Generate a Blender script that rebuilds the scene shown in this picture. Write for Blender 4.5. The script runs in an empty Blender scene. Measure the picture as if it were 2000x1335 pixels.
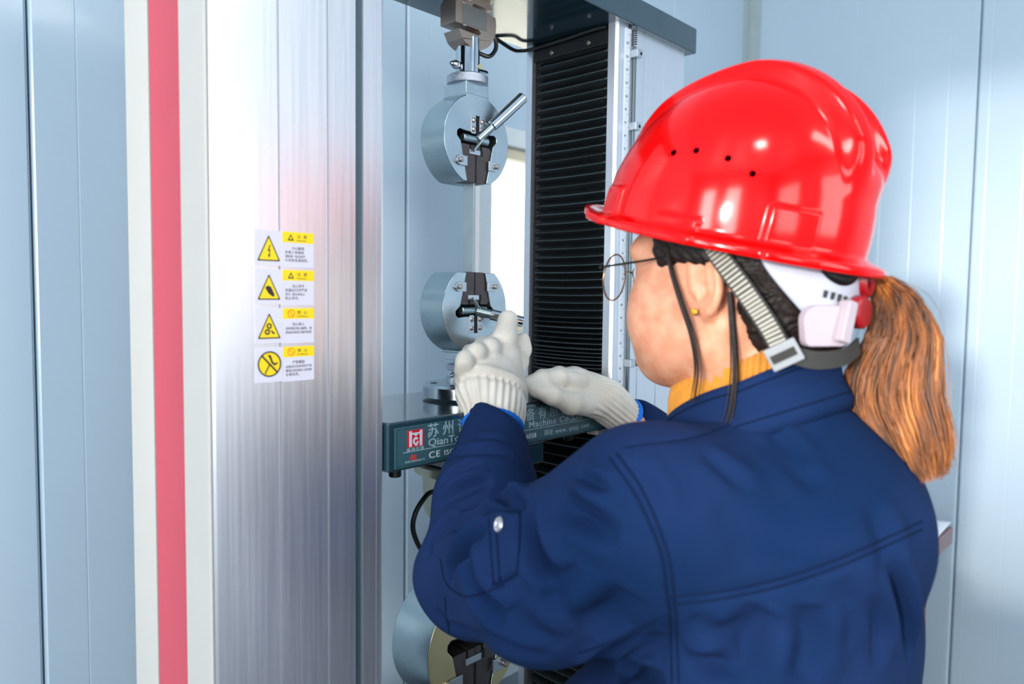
import bpy, bmesh, math, random
import numpy as np
from mathutils import Vector, Matrix
from mathutils.bvhtree import BVHTree

random.seed(7); rng = np.random.default_rng(7)
scn = bpy.context.scene
COL = scn.collection
PI = math.pi

# ------------------------------------------------------------------ camera (35 mm film back, eye height 1.5 m)
F_PX = 1480.0
cam_data = bpy.data.cameras.new('camera'); cam = bpy.data.objects.new('camera', cam_data); COL.objects.link(cam)
cam_data.sensor_width = 36.0; cam_data.lens = F_PX / 2000 * 36.0
cam_data.clip_start = 0.05
pitch = math.atan(92 / F_PX); roll = 0.0125
CAM = Vector((0, 0, 1.5))
c_f = Vector((0, math.cos(pitch), -math.sin(pitch)))
r0 = Vector((1, 0, 0)); u0 = Vector((0, math.sin(pitch), math.cos(pitch)))
c_r = math.cos(roll) * r0 + math.sin(roll) * u0
c_u = -math.sin(roll) * r0 + math.cos(roll) * u0
cam.matrix_world = Matrix(((c_r.x, c_u.x, -c_f.x, CAM.x), (c_r.y, c_u.y, -c_f.y, CAM.y), (c_r.z, c_u.z, -c_f.z, CAM.z), (0, 0, 0, 1)))
cam_data.dof.use_dof = True; cam_data.dof.focus_distance = 1.02; cam_data.dof.aperture_fstop = 4.0
scn.camera = cam

# the testing machine's own frame: x = along its width, y = towards the back wall, z = up
ang = math.atan2(1365, 1480)
UX = Vector((math.sin(ang), math.cos(ang), 0)); VX = Vector((-math.cos(ang), math.sin(ang), 0))
THETA = math.atan2(UX.y, UX.x)
ORG = Vector((-0.2789, 0.7, 0))
TM = Matrix.Translation(ORG) @ Matrix.Rotation(THETA, 4, 'Z')
TMI = TM.inverted()
CAM_L = TMI @ CAM                       # camera in machine coordinates
def MP(s, d, h): return TM @ Vector((s, d, h))
def ray_local(x, y):                    # direction seen at a pixel, in machine coordinates
    v = c_f + c_r * ((x - 1000) / F_PX) - c_u * ((y - 667.5) / F_PX)
    return (TMI.to_3x3() @ v)

# ------------------------------------------------------------------ world and light
def lin(c):
    f = lambda v: v / 12.92 if v <= 0.04045 else ((v + 0.055) / 1.055) ** 2.4
    return tuple(f(v / 255.0) for v in c) + (1.0,)
world = bpy.data.worlds.new('world'); scn.world = world; world.use_nodes = True
bg = world.node_tree.nodes['Background']
bg.inputs['Color'].default_value = (0.80, 0.91, 1.0, 1); bg.inputs['Strength'].default_value = 3.0
scn.view_settings.view_transform = 'Standard'; scn.view_settings.look = 'None'
scn.view_settings.gamma = 1.0; scn.view_settings.use_curve_mapping = False
scn.view_settings.exposure = -1.15
scn.cycles.max_bounces = 8

def area(name, loc, target, sx, sy, power, color=(1, 1, 1), spread=180):
    l = bpy.data.lights.new(name, 'AREA'); l.shape = 'RECTANGLE'; l.size = sx; l.size_y = sy
    l.energy = power; l.color = color; l.spread = math.radians(spread)
    o = bpy.data.objects.new(name, l); COL.objects.link(o); o.location = loc
    o.rotation_euler = (Vector(target) - Vector(loc)).to_track_quat('-Z', 'Y').to_euler()
    return o
# daylight entering through the windows of the left and front walls, a square ceiling lamp and an added long one
LWIN = [(-0.22, 0.46, 1.20, 2.45), (-1.12, 0.56, 1.20, 2.45)]          # left wall: centre d, width, h0, h1
FWIN = [(-1.55, 1.1, 1.05, 2.35), (0.55, 1.1, 1.05, 2.35)]            # front wall: centre s, width, h0, h1
for d, w, h0, h1 in LWIN:
    area('window_light', MP(-2.615, d, (h0 + h1) / 2), MP(0, d, (h0 + h1) / 2), w - 0.04, h1 - h0 - 0.04, 72, (1, 0.985, 0.95))
for x, w, h0, h1 in FWIN:
    area('window_light', MP(x, -3.015, (h0 + h1) / 2), MP(x, 0, (h0 + h1) / 2), w - 0.04, h1 - h0 - 0.04, 58, (1, 0.985, 0.95))
area('ceiling_lamp', MP(-0.95, -1.15, 2.84), MP(-0.95, -1.15, 0), 0.22, 0.22, 22, (1, 0.97, 0.92))
area('ceiling_lamp', MP(0.6, -2.2, 2.84), MP(0.6, -2.2, 0), 1.2, 0.3, 40, (1, 0.97, 0.92))  # added fill lamp, out of view and clear of the helmet's reflections
# low sun through the second window of the left wall, falling on the right wall behind the person
sp = bpy.data.lights.new('sun_beam', 'SPOT'); sp.energy = 36000; sp.spot_size = math.radians(4.1); sp.spot_blend = 0.25
sp.shadow_soft_size = 0.55; sp.color = (1, 0.92, 0.85)
spo = bpy.data.objects.new('sun_beam', sp); COL.objects.link(spo); spo.location = MP(-20.0, -4.17, 3.45)
spo.rotation_euler = (MP(-2.6, -1.12, 1.825) - spo.location).to_track_quat('-Z', 'Y').to_euler()
# daylight on the hall outside the window
area('outdoor_daylight', MP(6.5, 3.0, 7.0), MP(5.5, 9.0, 2.0), 6.0, 4.0, 5200)
# ------------------------------------------------------------------ materials
def mat(name, color, rough=0.5, metal=0.0, var=0.0, vscale=20.0, bump=0.0, bscale=200.0, coat=0.0, stretch=None,
        sss=0.0, sheen=0.0, spec=None, trans=0.0, ior=None, emit=None, rvar=0.0, color2=None):
    m = bpy.data.materials.new(name); m.use_nodes = True
    nt = m.node_tree; b = nt.nodes['Principled BSDF']
    c = lin(color); b.inputs['Base Color'].default_value = c
    b.inputs['Roughness'].default_value = rough; b.inputs['Metallic'].default_value = metal
    if coat: b.inputs['Coat Weight'].default_value = coat; b.inputs['Coat Roughness'].default_value = 0.06
    if sss:
        b.inputs['Subsurface Weight'].default_value = sss; b.inputs['Subsurface Radius'].default_value = (0.012, 0.005, 0.003)
        b.inputs['Subsurface Scale'].default_value = 1.0
    if sheen: b.inputs['Sheen Weight'].default_value = sheen; b.inputs['Sheen Roughness'].default_value = 0.5
    if spec is not None: b.inputs['Specular IOR Level'].default_value = spec
    if trans: b.inputs['Transmission Weight'].default_value = trans
    if ior: b.inputs['IOR'].default_value = ior
    if emit: b.inputs['Emission Color'].default_value = lin(emit[0]); b.inputs['Emission Strength'].default_value = emit[1]
    tc = nt.nodes.new('ShaderNodeTexCoord'); mp = nt.nodes.new('ShaderNodeMapping')
    nt.links.new(tc.outputs['Object'], mp.inputs['Vector'])
    if stretch: mp.inputs['Scale'].default_value = stretch
    n = nt.nodes.new('ShaderNodeTexNoise'); n.inputs['Scale'].default_value = vscale; n.inputs['Detail'].default_value = 5
    nt.links.new(mp.outputs['Vector'], n.inputs['Vector'])
    if var or color2:
        mx = nt.nodes.new('ShaderNodeMix'); mx.data_type = 'RGBA'
        c2 = lin(color2) if color2 else tuple(max(0, v * (1 - var)) for v in c[:3]) + (1,)
        mx.inputs[6].default_value = c; mx.inputs[7].default_value = c2
        rmp = nt.nodes.new('ShaderNodeMapRange'); rmp.inputs['From Min'].default_value = 0.35; rmp.inputs['From Max'].default_value = 0.65
        nt.links.new(n.outputs['Fac'], rmp.inputs['Value']); nt.links.new(rmp.outputs['Result'], mx.inputs[0])
        nt.links.new(mx.outputs[2], b.inputs['Base Color'])
    if rvar:
        mr = nt.nodes.new('ShaderNodeMapRange'); mr.inputs['To Min'].default_value = max(0.02, rough - rvar); mr.inputs['To Max'].default_value = rough + rvar
        mr.inputs['From Min'].default_value = 0.3; mr.inputs['From Max'].default_value = 0.7
        nt.links.new(n.outputs['Fac'], mr.inputs['Value']); nt.links.new(mr.outputs['Result'], b.inputs['Roughness'])
    if bump:
        n2 = nt.nodes.new('ShaderNodeTexNoise'); n2.inputs['Scale'].default_value = bscale; n2.inputs['Detail'].default_value = 3
        nt.links.new(mp.outputs['Vector'], n2.inputs['Vector'])
        bp = nt.nodes.new('ShaderNodeBump'); bp.inputs['Strength'].default_value = bump; bp.inputs['Distance'].default_value = 0.001
        nt.links.new(n2.outputs['Fac'], bp.inputs['Height']); nt.links.new(bp.outputs['Normal'], b.inputs['Normal'])
    return m

MT = {}
MT['wall'] = mat('sandwich_panel', (186, 206, 221), 0.30, var=0.03, vscale=3, coat=0.15)
MT['trim'] = mat('corner_trim', (165, 182, 185), 0.35, var=0.06)
MT['floor'] = mat('floor_paint', (92, 96, 100), 0.5, var=0.1, vscale=4)
MT['alu'] = mat('satin_aluminium', (226, 228, 234), 0.36, 0.88, var=0.04, vscale=30, stretch=(8, 8, 0.15), rvar=0.05)
MT['white'] = mat('white_cover', (190, 187, 181), 0.4, var=0.02)
MT['red_strip'] = mat('red_strip', (190, 62, 78), 0.4, var=0.03)
MT['dark_gap'] = mat('groove_metal', (70, 92, 104), 0.5, 0.4, var=0.05)
MT['teal'] = mat('teal_enamel', (34, 60, 72), 0.16, var=0.05, vscale=60, coat=0.8)
MT['teal_plate'] = mat('nameplate_teal', (60, 96, 106), 0.35, var=0.04, vscale=40)
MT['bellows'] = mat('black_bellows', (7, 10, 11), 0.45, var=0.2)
MT['bellows_edge'] = mat('bellows_edge', (52, 70, 75), 0.45, var=0.2)  # lighter pleat lips: worn edges, with the fold highlight put into the colour
MT['steel'] = mat('ground_steel', (192, 202, 209), 0.26, 1.0, var=0.08, vscale=12, rvar=0.08)
def turned(m, axis='Y', an=0.75):
    nt = m.node_tree; tg = nt.nodes.new('ShaderNodeTangent'); tg.direction_type = 'RADIAL'; tg.axis = axis
    b = nt.nodes['Principled BSDF']; b.inputs['Anisotropic'].default_value = an; nt.links.new(tg.outputs['Tangent'], b.inputs['Tangent']); return m
turned(MT['steel'])
MT['steel_side'] = mat('turned_steel', (176, 192, 196), 0.24, 1.0, var=0.14, vscale=9, rvar=0.08)
turned(MT['steel_side'], 'Z')
MT['chrome'] = mat('chrome', (205, 212, 218), 0.12, 1.0, var=0.03)
MT['knurl'] = mat('knurled_chrome', (196, 200, 212), 0.22, 1.0, bump=1.0, bscale=900)
MT['jaw'] = mat('blackened_steel', (92, 84, 84), 0.45, 0.7, var=0.12, vscale=60)
MT['dark'] = mat('cavity_black', (16, 15, 13), 0.4, 0.3, var=0.3)  # near-black for cavities, slots, holes and jaw teeth
MT['clip'] = mat('clip_plate', (196, 202, 208), 0.3, 0.9, var=0.04)
MT['screw'] = mat('screw_steel', (190, 178, 172), 0.3, 0.95, var=0.1, vscale=300)
MT['sensor'] = mat('nickel_bronze', (172, 155, 144), 0.36, 0.75, var=0.06, vscale=40)
MT['sensor_plate'] = mat('etched_plate', (128, 130, 128), 0.45, 0.6, var=0.04)
MT['brass'] = mat('yellow_zinc', (226, 208, 158), 0.32, 0.9, var=0.15, vscale=14)
MT['beige'] = mat('beige_metal', (206, 200, 178), 0.4, 0.5, var=0.06)
MT['cable'] = mat('cable_black', (18, 22, 24), 0.35, var=0.1)
MT['strip'] = mat('specimen_steel', (186, 194, 196), 0.35, 0.85, var=0.08, vscale=30)
MT['lettering'] = mat('lettering_silver', (160, 184, 196), 0.5)
MT['lettering_w'] = mat('lettering_white', (214, 226, 232), 0.5)
MT['logo_red'] = mat('logo_red', (206, 22, 40), 0.45)
MT['logo_orange'] = mat('logo_orange_red', (190, 70, 62), 0.5)
MT['yellow'] = mat('sign_yellow', (246, 212, 0), 0.45)
MT['sign_white'] = mat('sign_white', (214, 212, 226), 0.4)
MT['black'] = mat('sign_black', (34, 22, 40), 0.5)
MT['sign_orange'] = mat('sign_orange', (244, 120, 10), 0.5)
MT['rubber'] = mat('black_rubber', (14, 18, 20), 0.5)
MT['ruler'] = mat('ruler_white', (214, 222, 232), 0.4)
MT['tick'] = mat('ruler_ink', (52, 58, 80), 0.6)

# ------------------------------------------------------------------ mesh helpers
class MB:
    def __init__(s): s.bm = bmesh.new()
    def box(s, x0, x1, y0, y1, z0, z1, M=None):
        vs = [s.bm.verts.new(Vector((x, y, z)) if M is None else M @ Vector((x, y, z))) for z in (z0, z1) for y in (y0, y1) for x in (x0, x1)]
        for f in ((0, 2, 3, 1), (4, 5, 7, 6), (0, 1, 5, 4), (2, 6, 7, 3), (0, 4, 6, 2), (1, 3, 7, 5)):
            s.bm.faces.new([vs[i] for i in f])
        return s
    def prism(s, pts, a, b, axis='y', M=None):
        # polygon pts extruded along axis; axis y: pts=(x,z); z: pts=(x,y); x: pts=(y,z)
        def p(q, t):
            v = {'y': (q[0], t, q[1]), 'z': (q[0], q[1], t), 'x': (t, q[0], q[1])}[axis]
            return Vector(v) if M is None else M @ Vector(v)
        A = [s.bm.verts.new(p(q, a)) for q in pts]; B = [s.bm.verts.new(p(q, b)) for q in pts]
        n = len(pts)
        fs = [s.bm.faces.new(A), s.bm.faces.new(B[::-1])]
        for i in range(n): s.bm.faces.new((A[i], B[i], B[(i + 1) % n], A[(i + 1) % n]))
        return s
    def lathe(s, prof, n=48, M=None, cap=True):     # prof (r,z) around z
        rings = []
        for r, z in prof:
            if r < 1e-6:
                rings.append([s.bm.verts.new(Vector((0, 0, z)) if M is None else M @ Vector((0, 0, z)))])
            else:
                rings.append([s.bm.verts.new((Vector((r * math.cos(2 * PI * k / n), r * math.sin(2 * PI * k / n), z))) if M is None else M @ Vector((r * math.cos(2 * PI * k / n), r * math.sin(2 * PI * k / n), z))) for k in range(n)])
        for a, b in zip(rings, rings[1:]):
            for k in range(n):
                if len(a) == 1 and len(b) == 1: continue
                if len(a) == 1: s.bm.faces.new((a[0], b[k], b[(k + 1) % n]))
                elif len(b) == 1: s.bm.faces.new((a[k], b[0], a[(k + 1) % n]))
                else: s.bm.faces.new((a[k], b[k], b[(k + 1) % n], a[(k + 1) % n]))
        if cap:
            for r_ in (rings[0], rings[-1]):
                if len(r_) > 1: s.bm.faces.new(r_)
        return s
    def cyl(s, p0, p1, r, n=32, r2=None, ch=0.0):
        p0 = Vector(p0); p1 = Vector(p1); L = (p1 - p0).length
        M = Matrix.Translation(p0) @ (p1 - p0).to_track_quat('Z', 'Y').to_matrix().to_4x4()
        r2 = r if r2 is None else r2
        prof = [(r, 0), (r2, L)] if not ch else [(r - ch, 0), (r, ch), (r2, L - ch), (r2 - ch, L)]
        return s.lathe(prof, n, M)
    def tube(s, pts, r, n=10, closed=False):
        pts = [Vector(p) for p in pts]; N = len(pts); rings = []
        rr = r if hasattr(r, '__len__') else [r] * N
        up = None
        for i, p in enumerate(pts):
            a = pts[(i - 1) % N] if closed or i else p; b = pts[(i + 1) % N] if closed or i < N - 1 else p
            t = (b - a).normalized()
            if up is None: up = t.orthogonal().normalized()
            up = (up - t * up.dot(t)).normalized(); w = t.cross(up)
            rings.append([s.bm.verts.new(p + (up * math.cos(2 * PI * k / n) + w * math.sin(2 * PI * k / n)) * rr[i]) for k in range(n)])
        for i in range(N if closed else N - 1):
            a = rings[i]; b = rings[(i + 1) % N]
            for k in range(n): s.bm.faces.new((a[k], a[(k + 1) % n], b[(k + 1) % n], b[k]))
        if not closed: s.bm.faces.new(rings[0]); s.bm.faces.new(rings[-1])
        return s
    def build(s, name, m, parent=None, bevel=0.0, smooth=True, seg=2, angle=35):
        bmesh.ops.recalc_face_normals(s.bm, faces=s.bm.faces)
        me = bpy.data.meshes.new(name); s.bm.to_mesh(me); s.bm.free()
        return link_mesh(name, me, m, parent, bevel, smooth, seg, angle)

def link_mesh(name, me, m, parent=None, bevel=0.0, smooth=True, seg=2, angle=35):
    o = bpy.data.objects.new(name, me); COL.objects.link(o)
    for k in (m if isinstance(m, (list, tuple)) else [m]): me.materials.append(k)
    if parent is not None: o.parent = parent
    if bevel:
        md = o.modifiers.new('bevel', 'BEVEL'); md.width = bevel; md.segments = seg; md.limit_method = 'ANGLE'; md.angle_limit = math.radians(40)
    if smooth:
        me.polygons.foreach_set('use_smooth', [True] * len(me.polygons))
        if not bevel: me.set_sharp_from_angle(angle=math.radians(angle))
        else:
            md.harden_normals = True
            me.set_sharp_from_angle(angle=math.radians(angle))
    return o

def thing(name, label, cat, M=None, group=None, kind=None):
    o = bpy.data.objects.new(name, None); COL.objects.link(o); o.empty_display_size = 0.05
    if M is not None: o.matrix_world = M
    o['label'] = label; o['category'] = cat
    if group: o['group'] = group
    if kind: o['kind'] = kind
    return o
def tag(o, label, cat, group=None, kind=None):
    if label: o['label'] = label
    if cat: o['category'] = cat
    if group: o['group'] = group
    if kind: o['kind'] = kind
    return o

def catmull(pts, n=8):
    P = [Vector(p) for p in pts]; P = [2 * P[0] - P[1]] + P + [2 * P[-1] - P[-2]]; out = []
    for i in range(1, len(P) - 2):
        for k in range(n):
            t = k / n; a, b, c, d = P[i - 1:i + 3]
            out.append(0.5 * ((2 * b) + (c - a) * t + (2 * a - 5 * b + 4 * c - d) * t * t + (3 * b - a - 3 * c + d) * t ** 3))
    out.append(P[-2]); return out

def text_mesh(name, body, size, M, m, parent, extrude=0.0002, align='LEFT', xscale=1.0, label=None, mono=1.0, bold=0.0):
    cu = bpy.data.curves.new(name, 'FONT'); cu.body = body; cu.size = size; cu.extrude = extrude; cu.align_x = align
    cu.space_character = mono; cu.resolution_u = 3; cu.offset = bold
    o = bpy.data.objects.new(name, cu); COL.objects.link(o)
    dg = bpy.context.evaluated_depsgraph_get(); me = bpy.data.meshes.new_from_object(o.evaluated_get(dg))
    bpy.data.objects.remove(o); bpy.data.curves.remove(cu)
    me.transform(M @ Matrix.Rotation(PI / 2, 4, 'X') @ Matrix.Diagonal((xscale, 1, 1, 1)))
    me.materials.clear()
    o = link_mesh(name, me, m, parent, smooth=False)
    if label: o['label'] = label
    return o
T = Matrix.Translation

# ------------------------------------------------------------------ the room (machine frame, walls parallel to the machine)
def room(name, kind='structure'):
    e = bpy.data.objects.new(name, None); COL.objects.link(e); e.matrix_world = TM; e['kind'] = kind; return e
WD, RS = 0.50, 2.10                      # back wall depth, right wall position
wall_back = room('wall_back'); wall_right = room('wall_right')
W0, W1, WZ0, WZ1 = 0.831, 1.62, 1.375, 1.872      # window opening in the back wall (s, h)
def panel_rows(a, b, pitch, off):
    xs = [off + pitch * k for k in range(-9, 12)]
    return [max(a, min(b, x)) for x in xs]
H_ROOM = 2.9
# each sandwich panel is a piece, cut round the window
def back_panel(x0, x1, z0=0, z1=H_ROOM):
    if x1 - x0 < 0.02: return
    g = 0.0012; pts = [(x0 + g, WD + 0.004), (x0 + g + 0.004, WD)]
    x = x0 + 0.058
    while x < x1 - 0.03:
        pts += [(x - 0.0016, WD), (x, WD + 0.0003), (x + 0.0016, WD)]; x += 0.0756
    pts += [(x1 - g - 0.004, WD), (x1 - g, WD + 0.004), (x1 - g, WD + 0.05), (x0 + g, WD + 0.05)]
    MB().prism(pts, z0, z1, 'z').build('wall_panel', MT['wall'], wall_back, smooth=False)
seams = [-2.6, -1.954, -1.305, -0.656, -0.0067, 0.642, W0, W1, RS]
for a, b in zip(seams, seams[1:]):
    if abs(a - W0) < 1e-6:
        back_panel(a, b, 0, WZ0); back_panel(a, b, WZ1, H_ROOM)
    else: back_panel(a, b)
MB().box(-2.66, RS, WD + 0.045, WD + 0.06, 0, WZ0).box(-2.66, RS, WD + 0.045, WD + 0.06, WZ1, H_ROOM).box(-2.66, W0, WD + 0.045, WD + 0.06, WZ0, WZ1).box(W1, RS, WD + 0.045, WD + 0.06, WZ0, WZ1).build('wall_core', MT['trim'], wall_back)
rs = [0.55, -0.174, -0.87, -1.57, -2.3]
for b, a in zip([WD] + rs, rs + [-3.0]):
    g = 0.0015; pts = [(RS + 0.005, a + g), (RS, a + g + 0.005)]
    x = a + 0.07
    while x < b - 0.03:
        pts += [(RS, x - 0.002), (RS + 0.0004, x), (RS, x + 0.002)]; x += 0.085
    if b - a < 0.02: continue
    pts += [(RS, b - g - 0.005), (RS + 0.005, b - g), (RS + 0.05, b - g), (RS + 0.05, a + g)]
    MB().prism(pts, 0, H_ROOM, 'z').build('wall_panel', MT['wall'], wall_right, smooth=False)
MB().box(RS + 0.045, RS + 0.06, -3, WD, 0, H_ROOM).build('wall_core', MT['trim'], wall_right)
tr = room('trim_1')
MB().prism([(RS - 0.042, WD + 0.0), (RS - 0.042, WD - 0.006), (RS - 0.010, WD - 0.010), (RS - 0.006, WD - 0.040), (RS + 0.0, WD - 0.040), (RS + 0.0, WD)], 0, H_ROOM, 'z').build('corner_strip', MT['trim'], tr, bevel=0.0015)
fl = room('floor'); MB().box(-2.6, RS, -3.0, WD + 0.06, -0.05, 0).build('floor_slab', MT['floor'], fl)
# left wall, front wall (behind the camera) and ceiling, with their window openings
def plain_wall(name, horiz, fixed0, fixed1, a0, a1, wins):
    e = room(name); mb = MB()
    def bx(p, q_, z0, z1):
        if horiz: mb.box(p, q_, fixed0, fixed1, z0, z1)
        else: mb.box(fixed0, fixed1, p, q_, z0, z1)
    x = a0
    for c, w, h0, h1 in sorted(wins):
        bx(x, c - w / 2, 0, 2.9); bx(c - w / 2, c + w / 2, 0, h0); bx(c - w / 2, c + w / 2, h1, 2.9); x = c + w / 2
    bx(x, a1, 0, 2.9)
    mb.build('wall_board', MT['wall'], e, smooth=False); return e
plain_wall('wall_left', False, -2.66, -2.60, -3.0, WD, [(d, w, a, b) for d, w, a, b in LWIN])
plain_wall('wall_front', True, -3.06, -3.0, -2.6, RS, FWIN)
for i, (c, w, h0, h1) in enumerate(LWIN + FWIN):
    e = room('window_%d' % (i + 2)); mb = MB(); hz = i >= 2
    for p0, p1, z0, z1 in ((c - w / 2 - 0.03, c + w / 2 + 0.03, h1 - 0.01, h1 + 0.04), (c - w / 2 - 0.03, c + w / 2 + 0.03, h0 - 0.04, h0 + 0.01), (c - w / 2 - 0.03, c - w / 2 + 0.02, h0, h1), (c + w / 2 - 0.02, c + w / 2 + 0.03, h0, h1)):
        if hz: mb.box(p0, p1, -3.0, -2.985, z0, z1)
        else: mb.box(-2.60, -2.585, p0, p1, z0, z1)
    mb.build('window_frame', MT['trim'], e, bevel=0.002)
ce = room('ceiling'); MB().box(-2.66, RS + 0.05, -3.06, WD + 0.05, 2.9, 2.95).build('ceiling_board', MT['wall'], ce)
for s_, d_, w_, l_ in ((-0.95, -1.15, 0.22, 0.22), (0.6, -2.2, 1.2, 0.3)):
    lampo = thing('ceiling_lamp', 'square' if w_ < 0.5 else 'long', 'lamp', TM @ T((s_, d_, 2.9)))
    lampo['label'] = 'small square ceiling lamp towards the left windows' if w_ < 0.5 else 'long added fill lamp on the ceiling, out of view towards the front wall'
    MB().box(-w_ / 2 - 0.02, w_ / 2 + 0.02, -l_ / 2 - 0.02, l_ / 2 + 0.02, -0.05, -0.0005).build('housing', MT['trim'], lampo, bevel=0.003)
# window: frame, inner sash, mullion, glass
wn = room('window_1')
MT['pvc'] = mat('white_window_pvc', (228, 234, 236), 0.35, var=0.02)
MT['pvc_cream'] = mat('cream_window_rail', (226, 216, 190), 0.4, var=0.03)
MT['glass'] = mat('window_glass', (250, 255, 255), 0.02, trans=1.0, ior=1.45)
fw = 0.040
MB().box(W0, W1, WD - 0.012, WD + 0.05, WZ1 - fw, WZ1).box(W0, W1, WD - 0.012, WD + 0.05, WZ0, WZ0 + fw).box(W0, W0 + fw, WD - 0.012, WD + 0.05, WZ0 + fw, WZ1 - fw).box(W1 - fw, W1, WD - 0.012, WD + 0.05, WZ0 + fw, WZ1 - fw).build('window_frame', MT['pvc'], wn, bevel=0.002)
MB().box(W0 + fw, W1 - fw, WD + 0.006, WD + 0.04, WZ1 - fw - 0.022, WZ1 - fw - 0.001).box(W0 + fw, W1 - fw, WD + 0.014, WD + 0.04, WZ0 + fw, WZ0 + fw + 0.02).build('sash_rail', MT['pvc_cream'], wn, bevel=0.002)
MB().box(W0 + fw, W1 - fw, WD + 0.024, WD + 0.027, WZ0 + fw, WZ1 - fw).build('glass_pane', MT['glass'], wn)
# what stands outside the window: a pale factory hall with a red band and window rows
hall = thing('factory_hall', 'pale factory hall with a faint red band seen through the window', 'building', TM)
MT['hall'] = mat('hall_white', (248, 248, 246), 0.6, var=0.04, vscale=1)
MT['hall_red'] = mat('hall_red', (236, 190, 186), 0.6, var=0.05)
MT['hall_glass'] = mat('hall_window', (206, 216, 216), 0.3, var=0.1)
MT['grass'] = mat('outdoor_paving', (224, 218, 200), 0.8, var=0.1)
HD = 9.0
MB().box(-2, 16, HD, HD + 4, 0, 3.9).build('wall', MT['hall'], hall)
MB().box(-2, 16, HD - 0.05, HD, 1.85, 2.55).build('red_band', MT['hall_red'], hall)
for k in range(8):
    MB().box(1.2 + k * 1.5, 2.3 + k * 1.5, HD - 0.04, HD + 0.0, 2.75, 3.3).build('window', MT['hall_glass'], hall)
og = thing('outdoor_paving', 'pale paving outside below the window', 'ground', TM, kind='structure')
MB().box(-3, 18, WD + 0.5, HD + 6, -0.02, 0.0).build('paving', MT['grass'], og)

# ------------------------------------------------------------------ the testing machine
mach = thing('testing_machine', 'tall two-column tensile testing machine with aluminium columns, teal beams and red side stripe', 'testing machine', TM)
HB = 1.913                                # underside of the top beam
def col_profile(W=0.2, D=0.183, mirror=False, bell=True):
    r = 0.004
    p = [(0, D), (0, r), (0.0012, 0.0012), (r, 0)]
    for x in (0.0705, 0.1268): p += [(x - 0.0012, 0), (x - 0.0006, 0.0024), (x + 0.0006, 0.0024), (x + 0.0012, 0)]
    p += [(0.1616, 0), (0.1622, 0.006), (0.1708, 0.006), (0.1714, 0)]
    p += [(0.1890, 0), (0.1894, 0.0012), (0.1898, 0)]
    p += [(W - r, 0), (W - 0.0012, 0.0012), (W, r), (W, 0.0165), (W - 0.030, 0.0165), (W - 0.030, 0.170), (W, 0.170), (W, D)]
    return p
lc = MB().prism(col_profile(), 0.78, HB + 0.0, 'z').build('column', MT['alu'], mach, smooth=False)
rp = [(0.837 - x, y) for x, y in col_profile()]
MB().prism(rp, 0.78, HB, 'z').build('column', MT['alu'], mach, smooth=False)
MB().box(0.1622, 0.1708, 0.0035, 0.0058, 0.79, HB - 0.002).build('groove_strip', MT['dark_gap'], mach)  # dark strip on the groove floor, so the groove reads dark
# white outer cover of the left column with its red stripe
MB().prism([(-0.0022, 0.0535), (-0.0022, 0.0035), (-0.0012, 0.0012), (0.0, 0.0012), (0.0, 0.0535)], 0.78, HB - 0.001, 'z').build('side_cover', MT['white'], mach, smooth=False)
MB().prism([(-0.0022, 0.1245), (-0.0022, 0.1835), (0.0, 0.1845), (0.0, 0.1245)], 0.78, HB - 0.001, 'z').build('side_cover', MT['white'], mach, smooth=False)
MB().prism([(-0.0012, 0.0545), (-0.0020, 0.056), (-0.0020, 0.1215), (-0.0012, 0.1235), (-0.0001, 0.1235), (-0.0001, 0.0545)], 0.78, HB - 0.001, 'z').build('red_stripe', MT['red_strip'], mach, smooth=False)
MB().box(-0.0004, 0.0, 0.0535, 0.0545, 0.78, HB - 0.001).box(-0.0004, 0.0, 0.1235, 0.1245, 0.78, HB - 0.001).build('stripe_gap', MT['dark_gap'], mach)
# top beam and base
MB().box(-0.012, 0.853, -0.012, 0.195, HB, HB + 0.042).build('top_beam', MT['teal'], mach, bevel=0.0025)
MB().lathe([(0.0, 0.020), (0.008, 0.0185), (0.0125, 0.012), (0.0135, 0.0), (0.0135, -0.003)], 32, T((0.760, 0.045, HB + 0.045))).build('dome_nut', MT['chrome'], mach)
MB().box(-0.03, 0.87, -0.10, 0.25, 0.02, 0.78).build('base_cabinet', MT['white'], mach, bevel=0.006)
MB().box(-0.04, 0.88, -0.12, 0.26, 0.755, 0.785).build('base_plate', MT['teal'], mach, bevel=0.003)

# bellows: one pleated cover above and one below the crosshead, on the right column
def bellows(heights, s_out, name, lip=0.0012, depth=0.007, y0=0.0185, y1=0.1685):
    bm = bmesh.new(); rows = []
    mats = []
    for i in range(len(heights) - 1):
        z1, z0 = heights[i], heights[i + 1]; zm = 0.5 * (z0 + z1)
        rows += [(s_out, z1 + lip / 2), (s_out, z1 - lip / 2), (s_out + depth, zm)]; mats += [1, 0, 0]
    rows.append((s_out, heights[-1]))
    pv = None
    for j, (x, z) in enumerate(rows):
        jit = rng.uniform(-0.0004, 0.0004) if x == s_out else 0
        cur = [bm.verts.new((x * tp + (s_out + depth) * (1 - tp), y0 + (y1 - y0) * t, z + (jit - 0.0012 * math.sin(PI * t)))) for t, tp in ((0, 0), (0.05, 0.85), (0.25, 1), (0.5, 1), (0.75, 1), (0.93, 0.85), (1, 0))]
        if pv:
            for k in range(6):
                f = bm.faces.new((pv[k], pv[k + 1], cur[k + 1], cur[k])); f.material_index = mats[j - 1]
        pv = cur
    me = bpy.data.meshes.new(name); bm.to_mesh(me); bm.free()
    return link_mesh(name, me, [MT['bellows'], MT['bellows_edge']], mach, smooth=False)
hs = [1.905]
while hs[-1] > 1.356:
    h = hs[-1]; st = 0.0142 if h > 1.56 else (0.0120 if h > 1.47 else (0.0085 if h > 1.42 else 0.0062))
    hs.append(h - st * rng.uniform(0.94, 1.06))
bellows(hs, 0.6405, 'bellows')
hs2 = [1.290]
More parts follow.
